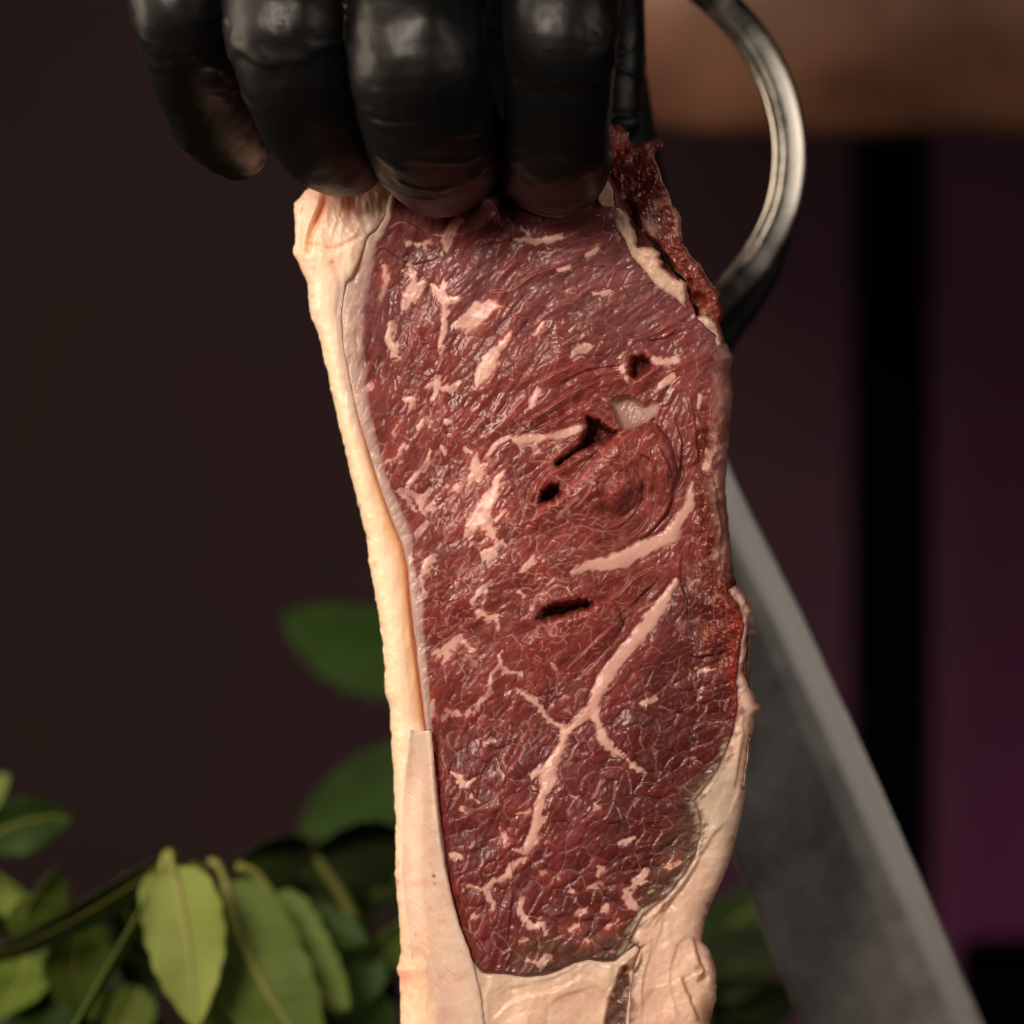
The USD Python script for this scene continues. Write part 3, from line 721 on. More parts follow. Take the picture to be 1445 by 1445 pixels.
    wid = np.interp(y, [300, 380, 420, 500, 560, 620, 680, 740, 790, 850, 900, 960, 1030, 1060], [6, 22, 34, 27, 20, 17, 14, 20, 9, 18, 14, 12, 8, 3])
    s = dc / wid + 0.35 * (f2 - 0.5)
    c = mixc(c, (0.50, 0.31, 0.275), smoothstep(1.12, 0.7, s) * 0.92 * (y < 1060))
    c = mixc(c, (0.66, 0.45, 0.37), smoothstep(0.75, 0.3, s) * 0.6 * (y < 1060))
    # the pale membrane on the right side, turned away
    dr = dist_line(RIGHT_OUT, x, y)
    side = smoothstep(30, 14, dr + 14 * (fbm2(x, y, 24, 58, 3) - 0.5) * 2) * (1 - smoothstep(780, 830, y))
    c = mixc(c, (0.50, 0.26, 0.21), side * (0.35 + 0.55 * smoothstep(0.4, 0.6, f1)))
    redrim = smoothstep(18, 4, np.abs(dr - 14)) * smoothstep(850, 880, y) * (1 - smoothstep(1010, 1040, y))
    c = mixc(c, (0.33, 0.022, 0.012), redrim * smoothstep(0.4, 0.55, f1 + 0.06) * 0.5)
    c = mixc(c, (0.45, 0.36, 0.27), smoothstep(10, -3, sdf(RFAT, x, y) + 9 * (sample(GRAIN_F, x, y)) * 0.4) * (y > 1040) * 0.85)
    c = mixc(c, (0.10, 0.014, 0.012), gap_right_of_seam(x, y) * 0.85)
    return np.clip(c, 0.004, 0.9)


steak = thing("raw_steak", "raw marbled beef steak with a creamy fat edge hanging from the black glove", "steak")
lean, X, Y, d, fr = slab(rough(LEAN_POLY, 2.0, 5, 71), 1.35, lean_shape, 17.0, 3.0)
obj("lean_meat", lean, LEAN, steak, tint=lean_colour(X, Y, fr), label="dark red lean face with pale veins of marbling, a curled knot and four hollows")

cap_poly = np.vstack([rough(CAP_OUT, 2.2, 4, 72, closed=False), rough(CAP_IN, 1.2, 6, 73, closed=False)[::-1]])
CREASE = [(470, 300), (480, 340), (486, 400), (482, 440), (486, 489), (497, 545), (508, 590), (524, 645), (535, 685), (549, 732), (562, 770), (571, 802), (575, 840), (580, 890), (586, 930), (591, 965), (598, 1029)]


def cap_shape(x, y, d):
    do, di = dist_line(CAP_OUT, x, y), dist_line(CAP_IN, x, y)
    wid = do + di
    R = np.clip(0.62 * wid, 14, 46)
    t = np.clip(do / R, 0, 1)
    top = np.interp(y, [260, 330, 450, 700, 900, 1030, 1300], [7.5, 8.0, 7.0, 7.4, 7.6, 6.6, 6.8])
    h = top + 0.2 - 5.2 * (1 - np.sqrt(1 - (1 - t) ** 2))
    ti = np.clip(di / 9.0, 0, 1)
    h -= np.interp(y, [300, 400, 550, 700, 1000], [0.2, 0.3, 0.5, 1.7, 2.0]) * (1 - np.sqrt(1 - (1 - ti) ** 2))
    h += 0.55 * (fbm2(x, y, 55.0, 61, 4) - 0.5) * 2 + 0.16 * (fbm2(x * 2.2, y * 0.5, 14.0, 62, 3) - 0.5) * 2
    edge = smoothstep(26, 4, do)
    h += edge * (0.42 * (fbm2(x, y, 10.0, 63, 4) - 0.5) * 2)
    # torn, folded top corner
    topz = smoothstep(400, 330, y)
    h += topz * (1.5 * (fbm2(x, y * 0.45, 26.0, 64, 4) - 0.5) * 2 - 1.2 * np.exp(-(dist_line(catmull([(462, 270), (455, 292), (446, 312), (437, 335), (436, 356)], 20), x, y) / 4.5) ** 2)
                 - 1.0 * np.exp(-(dist_line(catmull([(429, 290), (423, 315), (422, 345)], 12), x, y) / 3) ** 2) + 0.9 * np.exp(-(dist_line([(449, 285), (438, 312), (428, 345)], x, y) / 7) ** 2))
    h -= 0.5 * np.exp(-(dist_line(catmull([(470, 372), (480, 402), (476, 440)], 10), x, y) / 3.5) ** 2) + 0.4 * np.exp(-(dist_line(catmull([(437, 345), (470, 352), (505, 335)], 10), x, y) / 4) ** 2)
    lower = smoothstep(1000, 1060, y)
    h += lower * 0.3 * (fbm2(x, y, 30.0, 65, 4) - 0.5) * 2
    return h


def fat_tone(x, y, seed, n):
    f1, f2 = fbm2(x, y, 48.0, seed, 4), fbm2(x, y, 11.0, seed + 1, 3)
    c = np.array([0.90, 0.60, 0.45]) * (0.86 + 0.28 * f2)[:, None]
    c = c + (np.array([0.85, 0.52, 0.40]) - c) * smoothstep(0.45, 0.7, f1)[:, None]
    f3 = fbm2(x, y, 26.0, seed + 2, 4)
    c = c + (np.array([0.78, 0.40, 0.30]) - c) * (0.45 * smoothstep(0.56, 0.72, f3))[:, None]
    return c, f1, f2


def cap_colour(x, y):
    c, f1, f2 = fat_tone(x, y, 81, len(x))
    mixc = lambda a, b, k: a + (np.asarray(b) - a) * np.clip(k, 0, 1)[:, None]
    do, di = dist_line(CAP_OUT, x, y), dist_line(CAP_IN, x, y)
    c = mixc(c, (0.88, 0.63, 0.43), smoothstep(0.75, 0.2, do / (do + di + 1e-6)) * smoothstep(430, 520, y) * 0.9)
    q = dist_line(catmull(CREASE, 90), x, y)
    c = mixc(c, (0.86, 0.44, 0.21), np.exp(-((q - 3) / 9.0) ** 2) * smoothstep(560, 680, y) * (1 - smoothstep(1010, 1040, y)) * 0.95)  # crease orange: blood-stained fat, plus the glow of scattered light put into the colour
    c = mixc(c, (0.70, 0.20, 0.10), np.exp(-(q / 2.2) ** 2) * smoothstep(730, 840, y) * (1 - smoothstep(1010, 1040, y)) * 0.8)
    c = mixc(c, (0.66, 0.30, 0.22), smoothstep(0.62, 0.74, f2) * smoothstep(16, 2, do) * 0.7)
    top = smoothstep(400, 340, y)
    c = mixc(c, (0.74, 0.45, 0.30), top * np.exp(-(dist_line([(450, 285), (438, 315), (428, 348)], x, y) / 9) ** 2) * 0.8)
    c = mixc(c, (0.62, 0.30, 0.25), top * smoothstep(0.5, 0.66, f1) * smoothstep(430, 470, x) * 0.5)
    c = mixc(c, (0.56, 0.20, 0.16), top * np.exp(-(dist_line([(462, 270), (455, 292), (446, 312)], x, y) / 4) ** 2) * 0.7)
    lean_side = smoothstep(9, 0, di + 6 * (f2 - 0.5) * 2) * (y < 420)
    c = mixc(c, (0.42, 0.17, 0.15), lean_side * 0.6)
    sil = smoothstep(14, 5, di) * smoothstep(360, 420, y) * (1 - smoothstep(560, 640, y))
    c = mixc(c, (0.62, 0.50, 0.44), sil * 0.7)
    blush = np.exp(-(((x - 585) / 26) ** 2 + ((y - 1350) / 60) ** 2)) + np.exp(-(((x - 572) / 10) ** 2 + ((y - 1380) / 20) ** 2))
    c = mixc(c, (0.78, 0.38, 0.25), blush * 0.55)
    return c


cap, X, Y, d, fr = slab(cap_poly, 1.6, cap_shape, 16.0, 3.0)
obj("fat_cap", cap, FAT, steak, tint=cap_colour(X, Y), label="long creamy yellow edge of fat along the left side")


def flap_shape(x, y, d):
    left = dist_line([(577, 1027), (573, 1070), (569, 1110), (566, 1160), (566, 1240), (576, 1330), (590, 1400), (600, 1500)], x, y)
    right = dist_line(FLAP[4:17], x, y)
    h = np.interp(y, [1027, 1060, 1200, 1300, 1400], [8.1, 7.9, 7.5, 7.3, 7.3]) + 0.25 * (fbm2(x, y, 45.0, 66, 4) - 0.5) * 2 + 0.07 * (fbm2(x, y, 9.0, 69, 3) - 0.5) * 2
    h += np.interp(y, [1027, 1100], [0.5, 0.0]) * smoothstep(8, 2, left) + 0.3 * smoothstep(8, 3, right) * smoothstep(1300, 1100, y)
    h -= 1.6 * smoothstep(30, 0, left) * smoothstep(1050, 1150, y)
    h -= np.interp(y, [1030, 1290, 1380], [0.5, 0.35, 0.3]) * (1 - np.sqrt(1 - (1 - np.clip(right / 5, 0, 1)) ** 2))
    # faint knife scores
    rng = np.random.default_rng(4)
    for k in range(26):
        px, py = rng.uniform(575, 640), rng.uniform(1040, 1400); L = rng.uniform(10, 28); a = rng.uniform(0.5, 1.1)
        h -= 0.13 * np.exp(-(dist_line([(px, py), (px + L * math.cos(a), py + L * math.sin(a))], x, y) / 1.1) ** 2)
    return h


def flap_colour(x, y):
    c, f1, f2 = fat_tone(x, y, 85, len(x))
    c = c * np.array([1.0, 1.0, 1.02])
    sp = np.exp(-(((x - 612) / 2.5) ** 2 + ((y - 1236) / 2.5) ** 2)) + 0.5 * np.exp(-(((x - 613) / 2) ** 2 + ((y - 1247) / 2) ** 2)) + 0.4 * np.exp(-(((x - 651) / 1.5) ** 2 + ((y - 1343) / 1.5) ** 2))
    c = c + (np.array([0.30, 0.10, 0.03]) - c) * np.clip(sp * 1.3, 0, 1)[:, None]
    blush = np.exp(-(((x - 597) / 16) ** 2 + ((y - 1345) / 55) ** 2))
    c = c + (np.array([0.78, 0.40, 0.28]) - c) * np.clip(blush * 0.5, 0, 1)[:, None]
    return c


flap, X, Y, d, fr = slab(rough(FLAP, 0.9, 4, 74), 1.5, flap_shape, 2.0, 0.8)
obj("fat_flap", flap, FAT, steak, tint=flap_colour(X, Y), label="smooth cut strip of pale fat lifted off the left edge")

FOLDS_R = [([(994, 1150), (988, 1200), (965, 1245), (935, 1280), (910, 1312)], 0.7, 2.4), ([(1042, 1105), (1036, 1130), (1026, 1155)], -0.6, 2.0), ([(1024, 1160), (1005, 1180), (990, 1205), (970, 1240), (942, 1278), (922, 1310)], 1.0, 2.6),
           ([(950, 1262), (938, 1290), (930, 1320), (922, 1345)], 0.5, 2.2), ([(965, 1320), (952, 1345), (946, 1380), (952, 1420), (958, 1445)], 0.7, 2.0), ([(920, 1322), (918, 1345), (908, 1380), (906, 1445)], 0.8, 2.2),
           ([(978, 1325), (985, 1350), (992, 1370), (985, 1385)], 1.0, 2.4), ([(962, 1380), (972, 1405), (985, 1440)], 1.1, 2.6), ([(905, 1345), (900, 1365), (893, 1372)], 1.0, 2.4), ([(1050, 1010), (1046, 1060), (1036, 1110)], 0.5, 2.0)]


def rfat_shape(x, y, d):
    h = np.interp(y, [830, 950, 1050, 1150, 1260, 1340, 1445], [5.0, 5.3, 5.5, 5.8, 6.2, 6.5, 6.5])
    do = dist_line(RFAT[1:25], x, y)
    di = dist_line(RFAT[25:] + RFAT[:1], x, y)
    t = np.clip(do / np.clip(0.55 * (do + di), 10, 34), 0, 1)
    h = h - 3.6 * (1 - np.sqrt(1 - (1 - t) ** 2))
    h -= np.interp(y, [850, 1120, 1220, 1300], [0.7, 0.4, 0.4, 0.6]) * (1 - np.sqrt(1 - (1 - np.clip(di / 9, 0, 1)) ** 2))
    h += 0.55 * (fbm2(x, y, 40.0, 67, 4) - 0.5) * 2 + 0.12 * (fbm2(x, y, 8.0, 68, 3) - 0.5) * 2
    w = 3 * (fbm2(x, y, 14.0, 69, 2) - 0.5) * 2
    for pts, dep, wd in FOLDS_R:
        h += fold(pts, x, y, 0.5 * dep, 6 * wd, w, 1.8)
    bb_, rr_, _, tl_ = cells(x, y, 40.0, 2.4, 34)
    h += (0.35 * tl_ + 0.3 * (rr_ - 0.5)) * (1 - np.exp(-bb_ / 0.25)) * smoothstep(1120, 1250, y)
    for cx_, cy_, r in ((993, 1380, 5), (986, 1368, 4)):
        h -= 1.2 * np.exp(-(((x - cx_) / r) ** 2 + ((y - cy_) / r) ** 2))
    return h


def rfat_colour(x, y):
    c, f1, f2 = fat_tone(x, y, 91, len(x))
    c = c * np.array([0.95, 0.93, 0.92])
    mixc = lambda a, b, k: a + (np.asarray(b) - a) * np.clip(k, 0, 1)[:, None]
    di = dist_line(RFAT[25:] + RFAT[:1], x, y); do = dist_line(RFAT[1:25], x, y)
    c = mixc(c, (0.50, 0.40, 0.30), smoothstep(1050, 1090, y) * (1 - smoothstep(1150, 1230, y)) * smoothstep(1050, 1020, x) * 0.8)
    c = mixc(c, (0.60, 0.35, 0.29), smoothstep(1060, 960, y) * 0.85)
    c = mixc(c, (0.42, 0.12, 0.09), smoothstep(0.5, 0.62, f2) * smoothstep(14, 2, do) * 0.6)
    gs = sample(GRAIN_F, x, y)
    c = mixc(c, (0.20, 0.075, 0.05), smoothstep(11, -1, di + 16 * (f2 - 0.5) + 4 * gs) * 0.85)
    w = 3 * (fbm2(x, y, 14.0, 69, 2) - 0.5) * 2
    for pts, dep, wd in FOLDS_R[-4:]:
        c = mixc(c, (0.34, 0.17, 0.08), np.exp(-(dist_line(catmull(pts, 24), x + w, y) / (wd * 1.2)) ** 2) * 0.7)
    c = mixc(c, (0.40, 0.22, 0.10), np.exp(-(((x - 995) / 9) ** 2 + ((y - 1428) / 24) ** 2)) * 0.8)
    return c


rf, X, Y, d, fr = slab(rough(RFAT, 1.4, 4, 75), 1.5, rfat_shape, 14.0, 2.0)
obj("fat_edge", rf, FAT, steak, tint=rfat_colour(X, Y), label="pinkish folded fat down the lower right side")

FOLDS_B = [([(690, 1415), (720, 1395), (765, 1385), (800, 1372), (815, 1362)], 0.8, 2.2), ([(695, 1440), (725, 1412), (775, 1400), (810, 1385), (818, 1372)], 0.9, 2.4), ([(765, 1428), (790, 1408), (825, 1396), (848, 1388)], 0.8, 2.2),
           ([(700, 1450), (740, 1430), (770, 1430)], 0.6, 2.2), ([(676, 1380), (686, 1410), (692, 1450)], 0.7, 2), ([(806, 1360), (808, 1375), (812, 1388)], 0.5, 2), ([(700, 1376), (708, 1390), (690, 1404)], 0.4, 2)]
DARK = [(866, 1392), (872, 1378), (880, 1370), (888, 1374), (890, 1392), (887, 1415), (884, 1440), (884, 1500), (850, 1500), (853, 1440), (858, 1410)]
DARK2 = [(868, 1380), (872, 1366), (884, 1356), (896, 1346), (908, 1330), (916, 1336), (912, 1352), (900, 1362), (890, 1372), (880, 1376)]


def bfat_shape(x, y, d):
    h = 6.6 + 0.5 * (fbm2(x, y, 40.0, 76, 4) - 0.5) * 2 + 0.10 * (fbm2(x, y, 8.0, 77, 3) - 0.5) * 2
    t = np.clip(d / 8, 0, 1)
    h -= 0.9 * (1 - np.sqrt(1 - (1 - t) ** 2))
    w = 3 * (fbm2(x, y, 18.0, 78, 2) - 0.5) * 2
    for pts, dep, wd in FOLDS_B:
        h += fold(pts, x, y, (-0.22, 0.3, -0.26, 0.2, 0.3, 0.25, 0.2)[FOLDS_B.index((pts, dep, wd))] * dep, 12 * wd, w, 2.4)
    bb_, rr_, _, tl_ = cells(x, y, 46.0, 1.6, 33)
    h += (0.7 * tl_ + 0.5 * (rr_ - 0.5)) * (1 - np.exp(-bb_ / 0.22))
    k = smoothstep(3, -4, sdf(DARK, x, y + w))
    h += k * (-1.1 + 1.1 * (fbm2(x, y, 12.0, 79, 4) - 0.5) * 2)
    h += smoothstep(3, -3, sdf(DARK2, x, y)) * 0.9 * (fbm2(x, y, 10.0, 80, 3) - 0.3)
    h -= 2.0 * np.exp(-(((x - 883) / 5) ** 2 + ((y - 1368) / 4) ** 2))
    return h


def bfat_colour(x, y):
    c, f1, f2 = fat_tone(x, y, 95, len(x))
    mixc = lambda a, b, k: a + (np.asarray(b) - a) * np.clip(k, 0, 1)[:, None]
    c = c * np.array([0.97, 0.95, 0.93])
    w = 3 * (fbm2(x, y, 18.0, 78, 2) - 0.5) * 2
    k = smoothstep(2, -3, sdf(DARK, x, y + w))
    c = mixc(c, (0.13, 0.055, 0.035), k * 0.95)
    c = mixc(c, (0.50, 0.33, 0.26), k * smoothstep(0.60, 0.70, fbm2(x, y, 9.0, 97, 3)) * 0.8)
    c = mixc(c, (0.24, 0.10, 0.055), smoothstep(2, -3, sdf(DARK2, x, y)) * 0.85)
    q = dist_line([(682, 1373), (740, 1378), (789, 1370), (829, 1354), (868, 1356)], x, y)
    c = mixc(c, (0.60, 0.38, 0.30), np.exp(-(q / 3) ** 2) * 0.5)
    return c


bf, X, Y, d, fr = slab(rough(BFAT, 1.2, 4, 76), 1.5, bfat_shape, 14.0, 2.0)
obj("bottom_fat", bf, FAT, steak, tint=bfat_colour(X, Y), label="pale lump of fat across the lower end with a dark brown streak")


def trim_shape(x, y, d):
    h = np.interp(y, [175, 300, 450], [3.0, 4.6, 4.4]) + 1.3 * (fbm2(x + 0.5 * y, y, 24.0, 101, 4) - 0.5) * 2 + 0.45 * (fbm2(x, y, 6.0, 102, 3) - 0.5) * 2
    t = np.clip(d / 9, 0, 1)
    h -= 1.8 * (1 - np.sqrt(1 - (1 - t) ** 2))
    h += 0.8 * np.exp(-(dist_line([(885, 300), (925, 350), (960, 385), (1000, 430)], x, y) / 8) ** 2)
    for cx_, cy_, r, dep in ((979, 441, 8, 3.0), (986, 424, 11, 2.0), (973, 398, 5, 2.5)):
        h -= dep * np.exp(-(((x - cx_) / r) ** 2 + ((y - cy_) / r) ** 2) ** 2)
    return h


def trim_colour(x, y):
    f1, f2 = fbm2(x + 0.5 * y, y, 22.0, 103, 4), fbm2(x, y, 8.0, 104, 3)
    c = np.tile(np.array([0.17, 0.026, 0.018]), (len(x), 1)) * (0.75 + 0.5 * f2)[:, None]
    mixc = lambda a, b, k: a + (np.asarray(b) - a) * np.clip(k, 0, 1)[:, None]
    c = mixc(c, (0.46, 0.16, 0.12), smoothstep(0.54, 0.66, f1) * 0.75)
    c = mixc(c, (0.36, 0.035, 0.018), smoothstep(0.5, 0.62, fbm2(x, y, 30.0, 105, 3)) * smoothstep(300, 260, y) * 0.8)
    c = mixc(c, (0.50, 0.20, 0.16), np.exp(-(((x - 873) / 12) ** 2 + ((y - 196) / 11) ** 2)) * 0.8)
    c = mixc(c, (0.58, 0.33, 0.26), np.exp(-(((x - 912) / 17) ** 2 + ((y - 322) / 10) ** 2)) * 0.9 + smoothstep(7, 2, dist_line([(951, 384), (966, 396)], x, y)))
    c = mixc(c, (0.48, 0.22, 0.18), smoothstep(6, 2, dist_line([(944, 280), (955, 305), (957, 330)], x, y)) * 0.8)
    return c


tm, X, Y, d, fr = slab(rough(TRIM_POLY, 2.2, 3.5, 77), 1.4, trim_shape, 8.0, 1.5)
obj("dried_trim", tm, TRIM, steak, tint=trim_colour(X, Y), label="ragged dark red flap of dried meat at the upper right corner")


def seam_shape(x, y, d):
    h = np.interp(y, [236, 300, 400, 490], [7.0, 7.3, 6.6, 4.6]) + 0.8 * (fbm2(x, y, 18.0, 106, 4) - 0.5) * 2
    t = np.clip(d / 9, 0, 1)
    return h - 1.9 * (1 - np.sqrt(1 - (1 - t) ** 2)) + 0.5 * np.abs(fbm2(x, y, 9.0, 107, 3) - 0.5)


def seam_colour(x, y):
    c, f1, f2 = fat_tone(x, y, 108, len(x))
    c = c * np.array([0.86, 0.74, 0.74])
    return c + (np.array([0.42, 0.14, 0.11]) - c) * np.clip(smoothstep(0.55, 0.7, f2) * 0.5, 0, 1)[:, None]


se, X, Y, d, fr = slab(rough(SEAM, 1.2, 3.5, 78), 1.4, seam_shape, 2.0, 1.0)
obj("fat_seam", se, FAT, steak, tint=seam_colour(X, Y), label="pink strip of fat between the lean face and the dried flap")

# ------------------------------------------------------------------ the gloved hand
def finger(stations, n=70, sides=56, depth=0.92):
    """stations: (px, py, y in millimetres, radius in pixels at the subject plane). The last one is the centre of the fingertip."""
    st = np.asarray(stations, float)
    c = catmull(np.column_stack([P(st[:, 0], st[:, 1], st[:, 2] * 1e-3), st[:, 3] * S * (D + st[:, 2] * 1e-3) / D]), n)
    p, r = c[:, :3], c[:, 3]
    t = p[-1] - p[-2]; t /= np.linalg.norm(t)
    a = np.linspace(0, np.pi / 2, 18)[1:]
    p = np.vstack([p, p[-1] + np.outer(np.sin(a) * r[-1] * 0.95, t)]); r = np.concatenate([r, np.maximum(r[-1] * np.cos(a), 1e-5)])
    return p, r, depth


FINGERS = {
    "little": [(262, -330, 4, 64), (250, -130, -15, 67), (246, -20, -29, 70), (258, 55, -27, 66), (285, 128, -17, 62), (314, 184, -8, 57), (338, 214, -2, 44)],
    "ring": [(420, -360, 2, 84), (402, -130, -18, 88), (404, 5, -35, 91), (415, 85, -35, 86), (445, 158, -27, 82), (474, 198, -20, 77), (490, 214, -15, 67)],
    "middle": [(600, -370, 0, 94), (588, -130, -20, 97), (585, 45, -40, 99), (596, 125, -38, 97), (613, 188, -29, 96), (624, 217, -22, 91), (630, 228, -17, 82)],
    "index": [(800, -350, 2, 84), (795, -130, -18, 82), (793, 15, -38, 82), (790, 105, -36, 77), (786, 188, -28, 77), (784, 222, -21, 79), (783, 236, -16.5, 77)],
    "thumb": [(800, -380, 18, 74), (852, -120, 26, 56), (868, 30, 30, 42), (866, 110, 31, 42), (866, 155, 31, 40), (868, 170, 31, 36)],
}


def hand_mesh(shrink):
    parts = []
    for name, st in FINGERS.items():
        p, r, dep = finger(st)
        parts.append(solid(tube(p, np.maximum(r - shrink, 2e-5), 56, dep)))
    balls = []
    for px, py, y, r in ((270, -330, 4, 62), (430, -370, 3, 80), (600, -380, 2, 86), (790, -360, 4, 80), (650, -110, 6, 78), (745, -100, 8, 74), (690, 70, 11, 56), (704, 150, 9, 46), (703, 215, 7, 30), (800, 40, 14, 48), (380, -640, 14, 92), (560, -700, 12, 110), (760, -640, 14, 96), (800, -380, 18, 74)):
        balls.append(m3.Manifold.sphere(r * S - shrink, 48).translate(list(map(float, P(px, py, y * 1e-3)))))
    palm = m3.Manifold.batch_hull(balls).refine_to_length(0.004)
    wrist = tube(catmull([P(570, -640, 0.013), P(560, -860, 0.012), P(545, -1150, 0.01), P(530, -1500, 0.0)], 30), np.linspace(0.0235, 0.031, 30) - shrink, 56, 0.8)
    u = m3.Manifold.batch_boolean(parts + [palm, solid(wrist)], m3.OpType.Add)
    m = u.to_mesh()
    return trimesh.Trimesh(m.vert_properties[:, :3], m.tri_verts, process=True)


g = hand_mesh(0.0)
for _ in range(1):
    long = g.edges_unique[g.edges_unique_length > 0.0013]
v, f = trimesh.remesh.subdivide_to_size(np.array(g.vertices), np.array(g.faces), 0.0012, max_iter=12)
g = trimesh.Trimesh(v, f); g.merge_vertices()
trimesh.smoothing.filter_taubin(g, lamb=0.5, nu=0.52, iterations=8)
v = np.array(g.vertices); n = np.array(g.vertex_normals)
w = (meshkit.fbm(v / 0.012 * [1, 1, 0.6], 4, 201) - 0.5) * 0.0015
ridge = 1 - np.abs(meshkit.fbm(v / 0.0075 * [0.55, 1, 1.3] + 3.1, 3, 208) - 0.5) * 2
w += 0.00032 * smoothstep(0.86, 1.0, ridge) * smoothstep(0.42, 0.6, meshkit.fbm(v / 0.018, 2, 209))
lines = np.sin((v[:, 2] + 0.006 * meshkit.noise(v / 0.012, 203)) / 0.0011 + 2 * meshkit.noise(v / 0.01, 204)) * 0.00006
foldm = smoothstep(0.48, 0.66, meshkit.fbm(v / 0.016, 3, 205))
w += lines * foldm + 0.00020 * (meshkit.fbm(v / 0.0022, 3, 206) - 0.5)
v += n * w[:, None]
for px, py, y, push, sg in ((325, 80, -20, 0.0016, 0.0011), (487, 100, -22, 0.0016, 0.0012), (186, 8, -17, 0.0014, 0.0010), (723, 70, -22, 0.0007, 0.0012), (590, 62, -42, 0.0009, 0.0035), (795, 34, -38, 0.0009, 0.0033), (414, 30, -38, 0.0006, 0.003)):
    c = v[np.argmin(np.linalg.norm(v - P(px, py, y * 1e-3), axis=1))]
    k = np.exp(-(np.linalg.norm(v - c, axis=1) / sg) ** 2)
    dirn = np.array([-1.0, -0.2, -0.1]) if sg < 0.002 else np.array([0, -1.0, 0.1])
    v += (push * k)[:, None] * dirn
person = thing("person", "person's hand in a black glove with four fingers pressed over the steak's top", "person")
ar = hand_mesh(0.0009)
obj("body", (np.array(ar.vertices), np.array(ar.faces)), SKIN, person)
obj("glove", (v, np.array(g.faces)), GLOVE, person, label="tight shiny black rubber glove with fine wrinkles")

# ------------------------------------------------------------------ the bare arm behind
ay = 0.36
pts = [P(2600, -60, ay), P(2000, -40, ay), P(1445, -45, ay), P(1150, -60, ay), (*P(900, -80, ay + 0.01),), (*P(720, -150, ay + 0.02),), (*P(640, -330, ay + 0.03),), (*P(600, -700, ay + 0.05),)]
rr = np.array([190, 215, 238, 252, 262, 250, 235, 260]) * S * (D + ay) / D
c = catmull(np.column_stack([np.array(pts), rr]), 70)
av, af = tube(c[:, :3], c[:, 3], 48, 0.5)
av = av + (meshkit.fbm(av / 0.06, 3, 301) - 0.5)[:, None] * 0.008
p2 = thing("person", "person's bare brown arm crossing out of focus behind the steel ring and glove", "person")
obj("body", (av, af), SKIN, p2)

# ------------------------------------------------------------------ the big knife
knife = thing("large_knife", "large steel knife with a ringed hand guard hanging behind the steak", "knife")
KY = 66.0
BLADE = [(800, 600), (860, 575), (940, 560), (985, 575), (1012, 615), (1030, 655), (1052, 705), (1078, 758), (1104, 810), (1130, 862), (1170, 950), (1212, 1042), (1255, 1138), (1300, 1238), (1345, 1340), (1392, 1450),
         (1425, 1530), (1440, 1600), (1190, 1600), (1165, 1530), (1131, 1447), (1080, 1322), (1030, 1200), (985, 1095), (930, 965), (870, 800), (820, 690)]
SPINE = BLADE[4:17]


def blade_shape(x, y, d):
    dr = dist_line(SPINE, x, y); dl = dist_line(BLADE[20:], x, y)
    h = -KY + 1.6 + 0.05 * (fbm2(x, y, 60.0, 401, 3) - 0.5)
    h -= 0.9 * smoothstep(46, 0, dr) ** 1.0 + 1.5 * np.clip(1 - dl / 160.0, 0, 1)
    h += -2.0 * np.clip((x - 1150) / 100.0, -4, 4) + 0.55 * np.clip((y - 1050) / 100.0, -5, 6)
    h -= 0.35 * (1 - np.sqrt(1 - (1 - np.clip(dr / 5, 0, 1)) ** 2))
    return h


bl, X, Y, d, fr = slab(rough(BLADE, 0.5, 8, 402), 4.0, blade_shape, KY + 1.6, 0.5)
obj("blade", bl, STEEL, knife, label="long grey steel blade with scratches and smudges")
path = [(820, -66), (880, -68), (945, -45), (1010, 2), (1062, 60), (1096, 127), (1112, 205), (1104, 285), (1075, 352), (1037, 402), (1000, 436), (955, 470), (905, 505)]
c = catmull([(a, b, 0) for a, b in path], 130)
bp = P(c[:, 0], c[:, 1], 0.052)
obj("hand_guard", tube(bp, np.full(130, 24.5 * S * (D + 0.052) / D), 48, 0.75, profile=lambda a: 1 + 0.10 * np.cos(3 * a + 0.6) - 0.07 * np.exp(-(((a - 4.1 + np.pi) % (2 * np.pi) - np.pi) / 0.22) ** 2)), BOW, knife, label="curved steel ring guard with a bright inner edge")
GUARD = [(860, 470), (960, 478), (1010, 445), (1050, 405), (1092, 345), (1118, 300), (1116, 340), (1098, 395), (1072, 440), (1045, 475), (1030, 500), (1015, 560), (960, 600), (880, 600)]
gd, X, Y, d, fr = slab(rough(GUARD, 0.6, 6, 403), 4.0, lambda x, y, d: -60.5 + 1.5 * np.sqrt(np.clip(d / 20, 0, 1)), 70.0, 1.0)
obj("cross_guard", gd, BLACK, knife, label="black plate joining ring and blade")
gp = catmull([P(800, -90, 0.058), P(815, 40, 0.056), P(840, 230, 0.056), P(880, 420, 0.06), P(905, 560, 0.064)], 40)
obj("grip", tube(gp, np.interp(np.linspace(0, 1, 40), [0, 0.06, 0.3, 0.6, 1], [0.009, 0.0125, 0.0115, 0.0125, 0.011]), 32, 0.8), BLACK, knife)

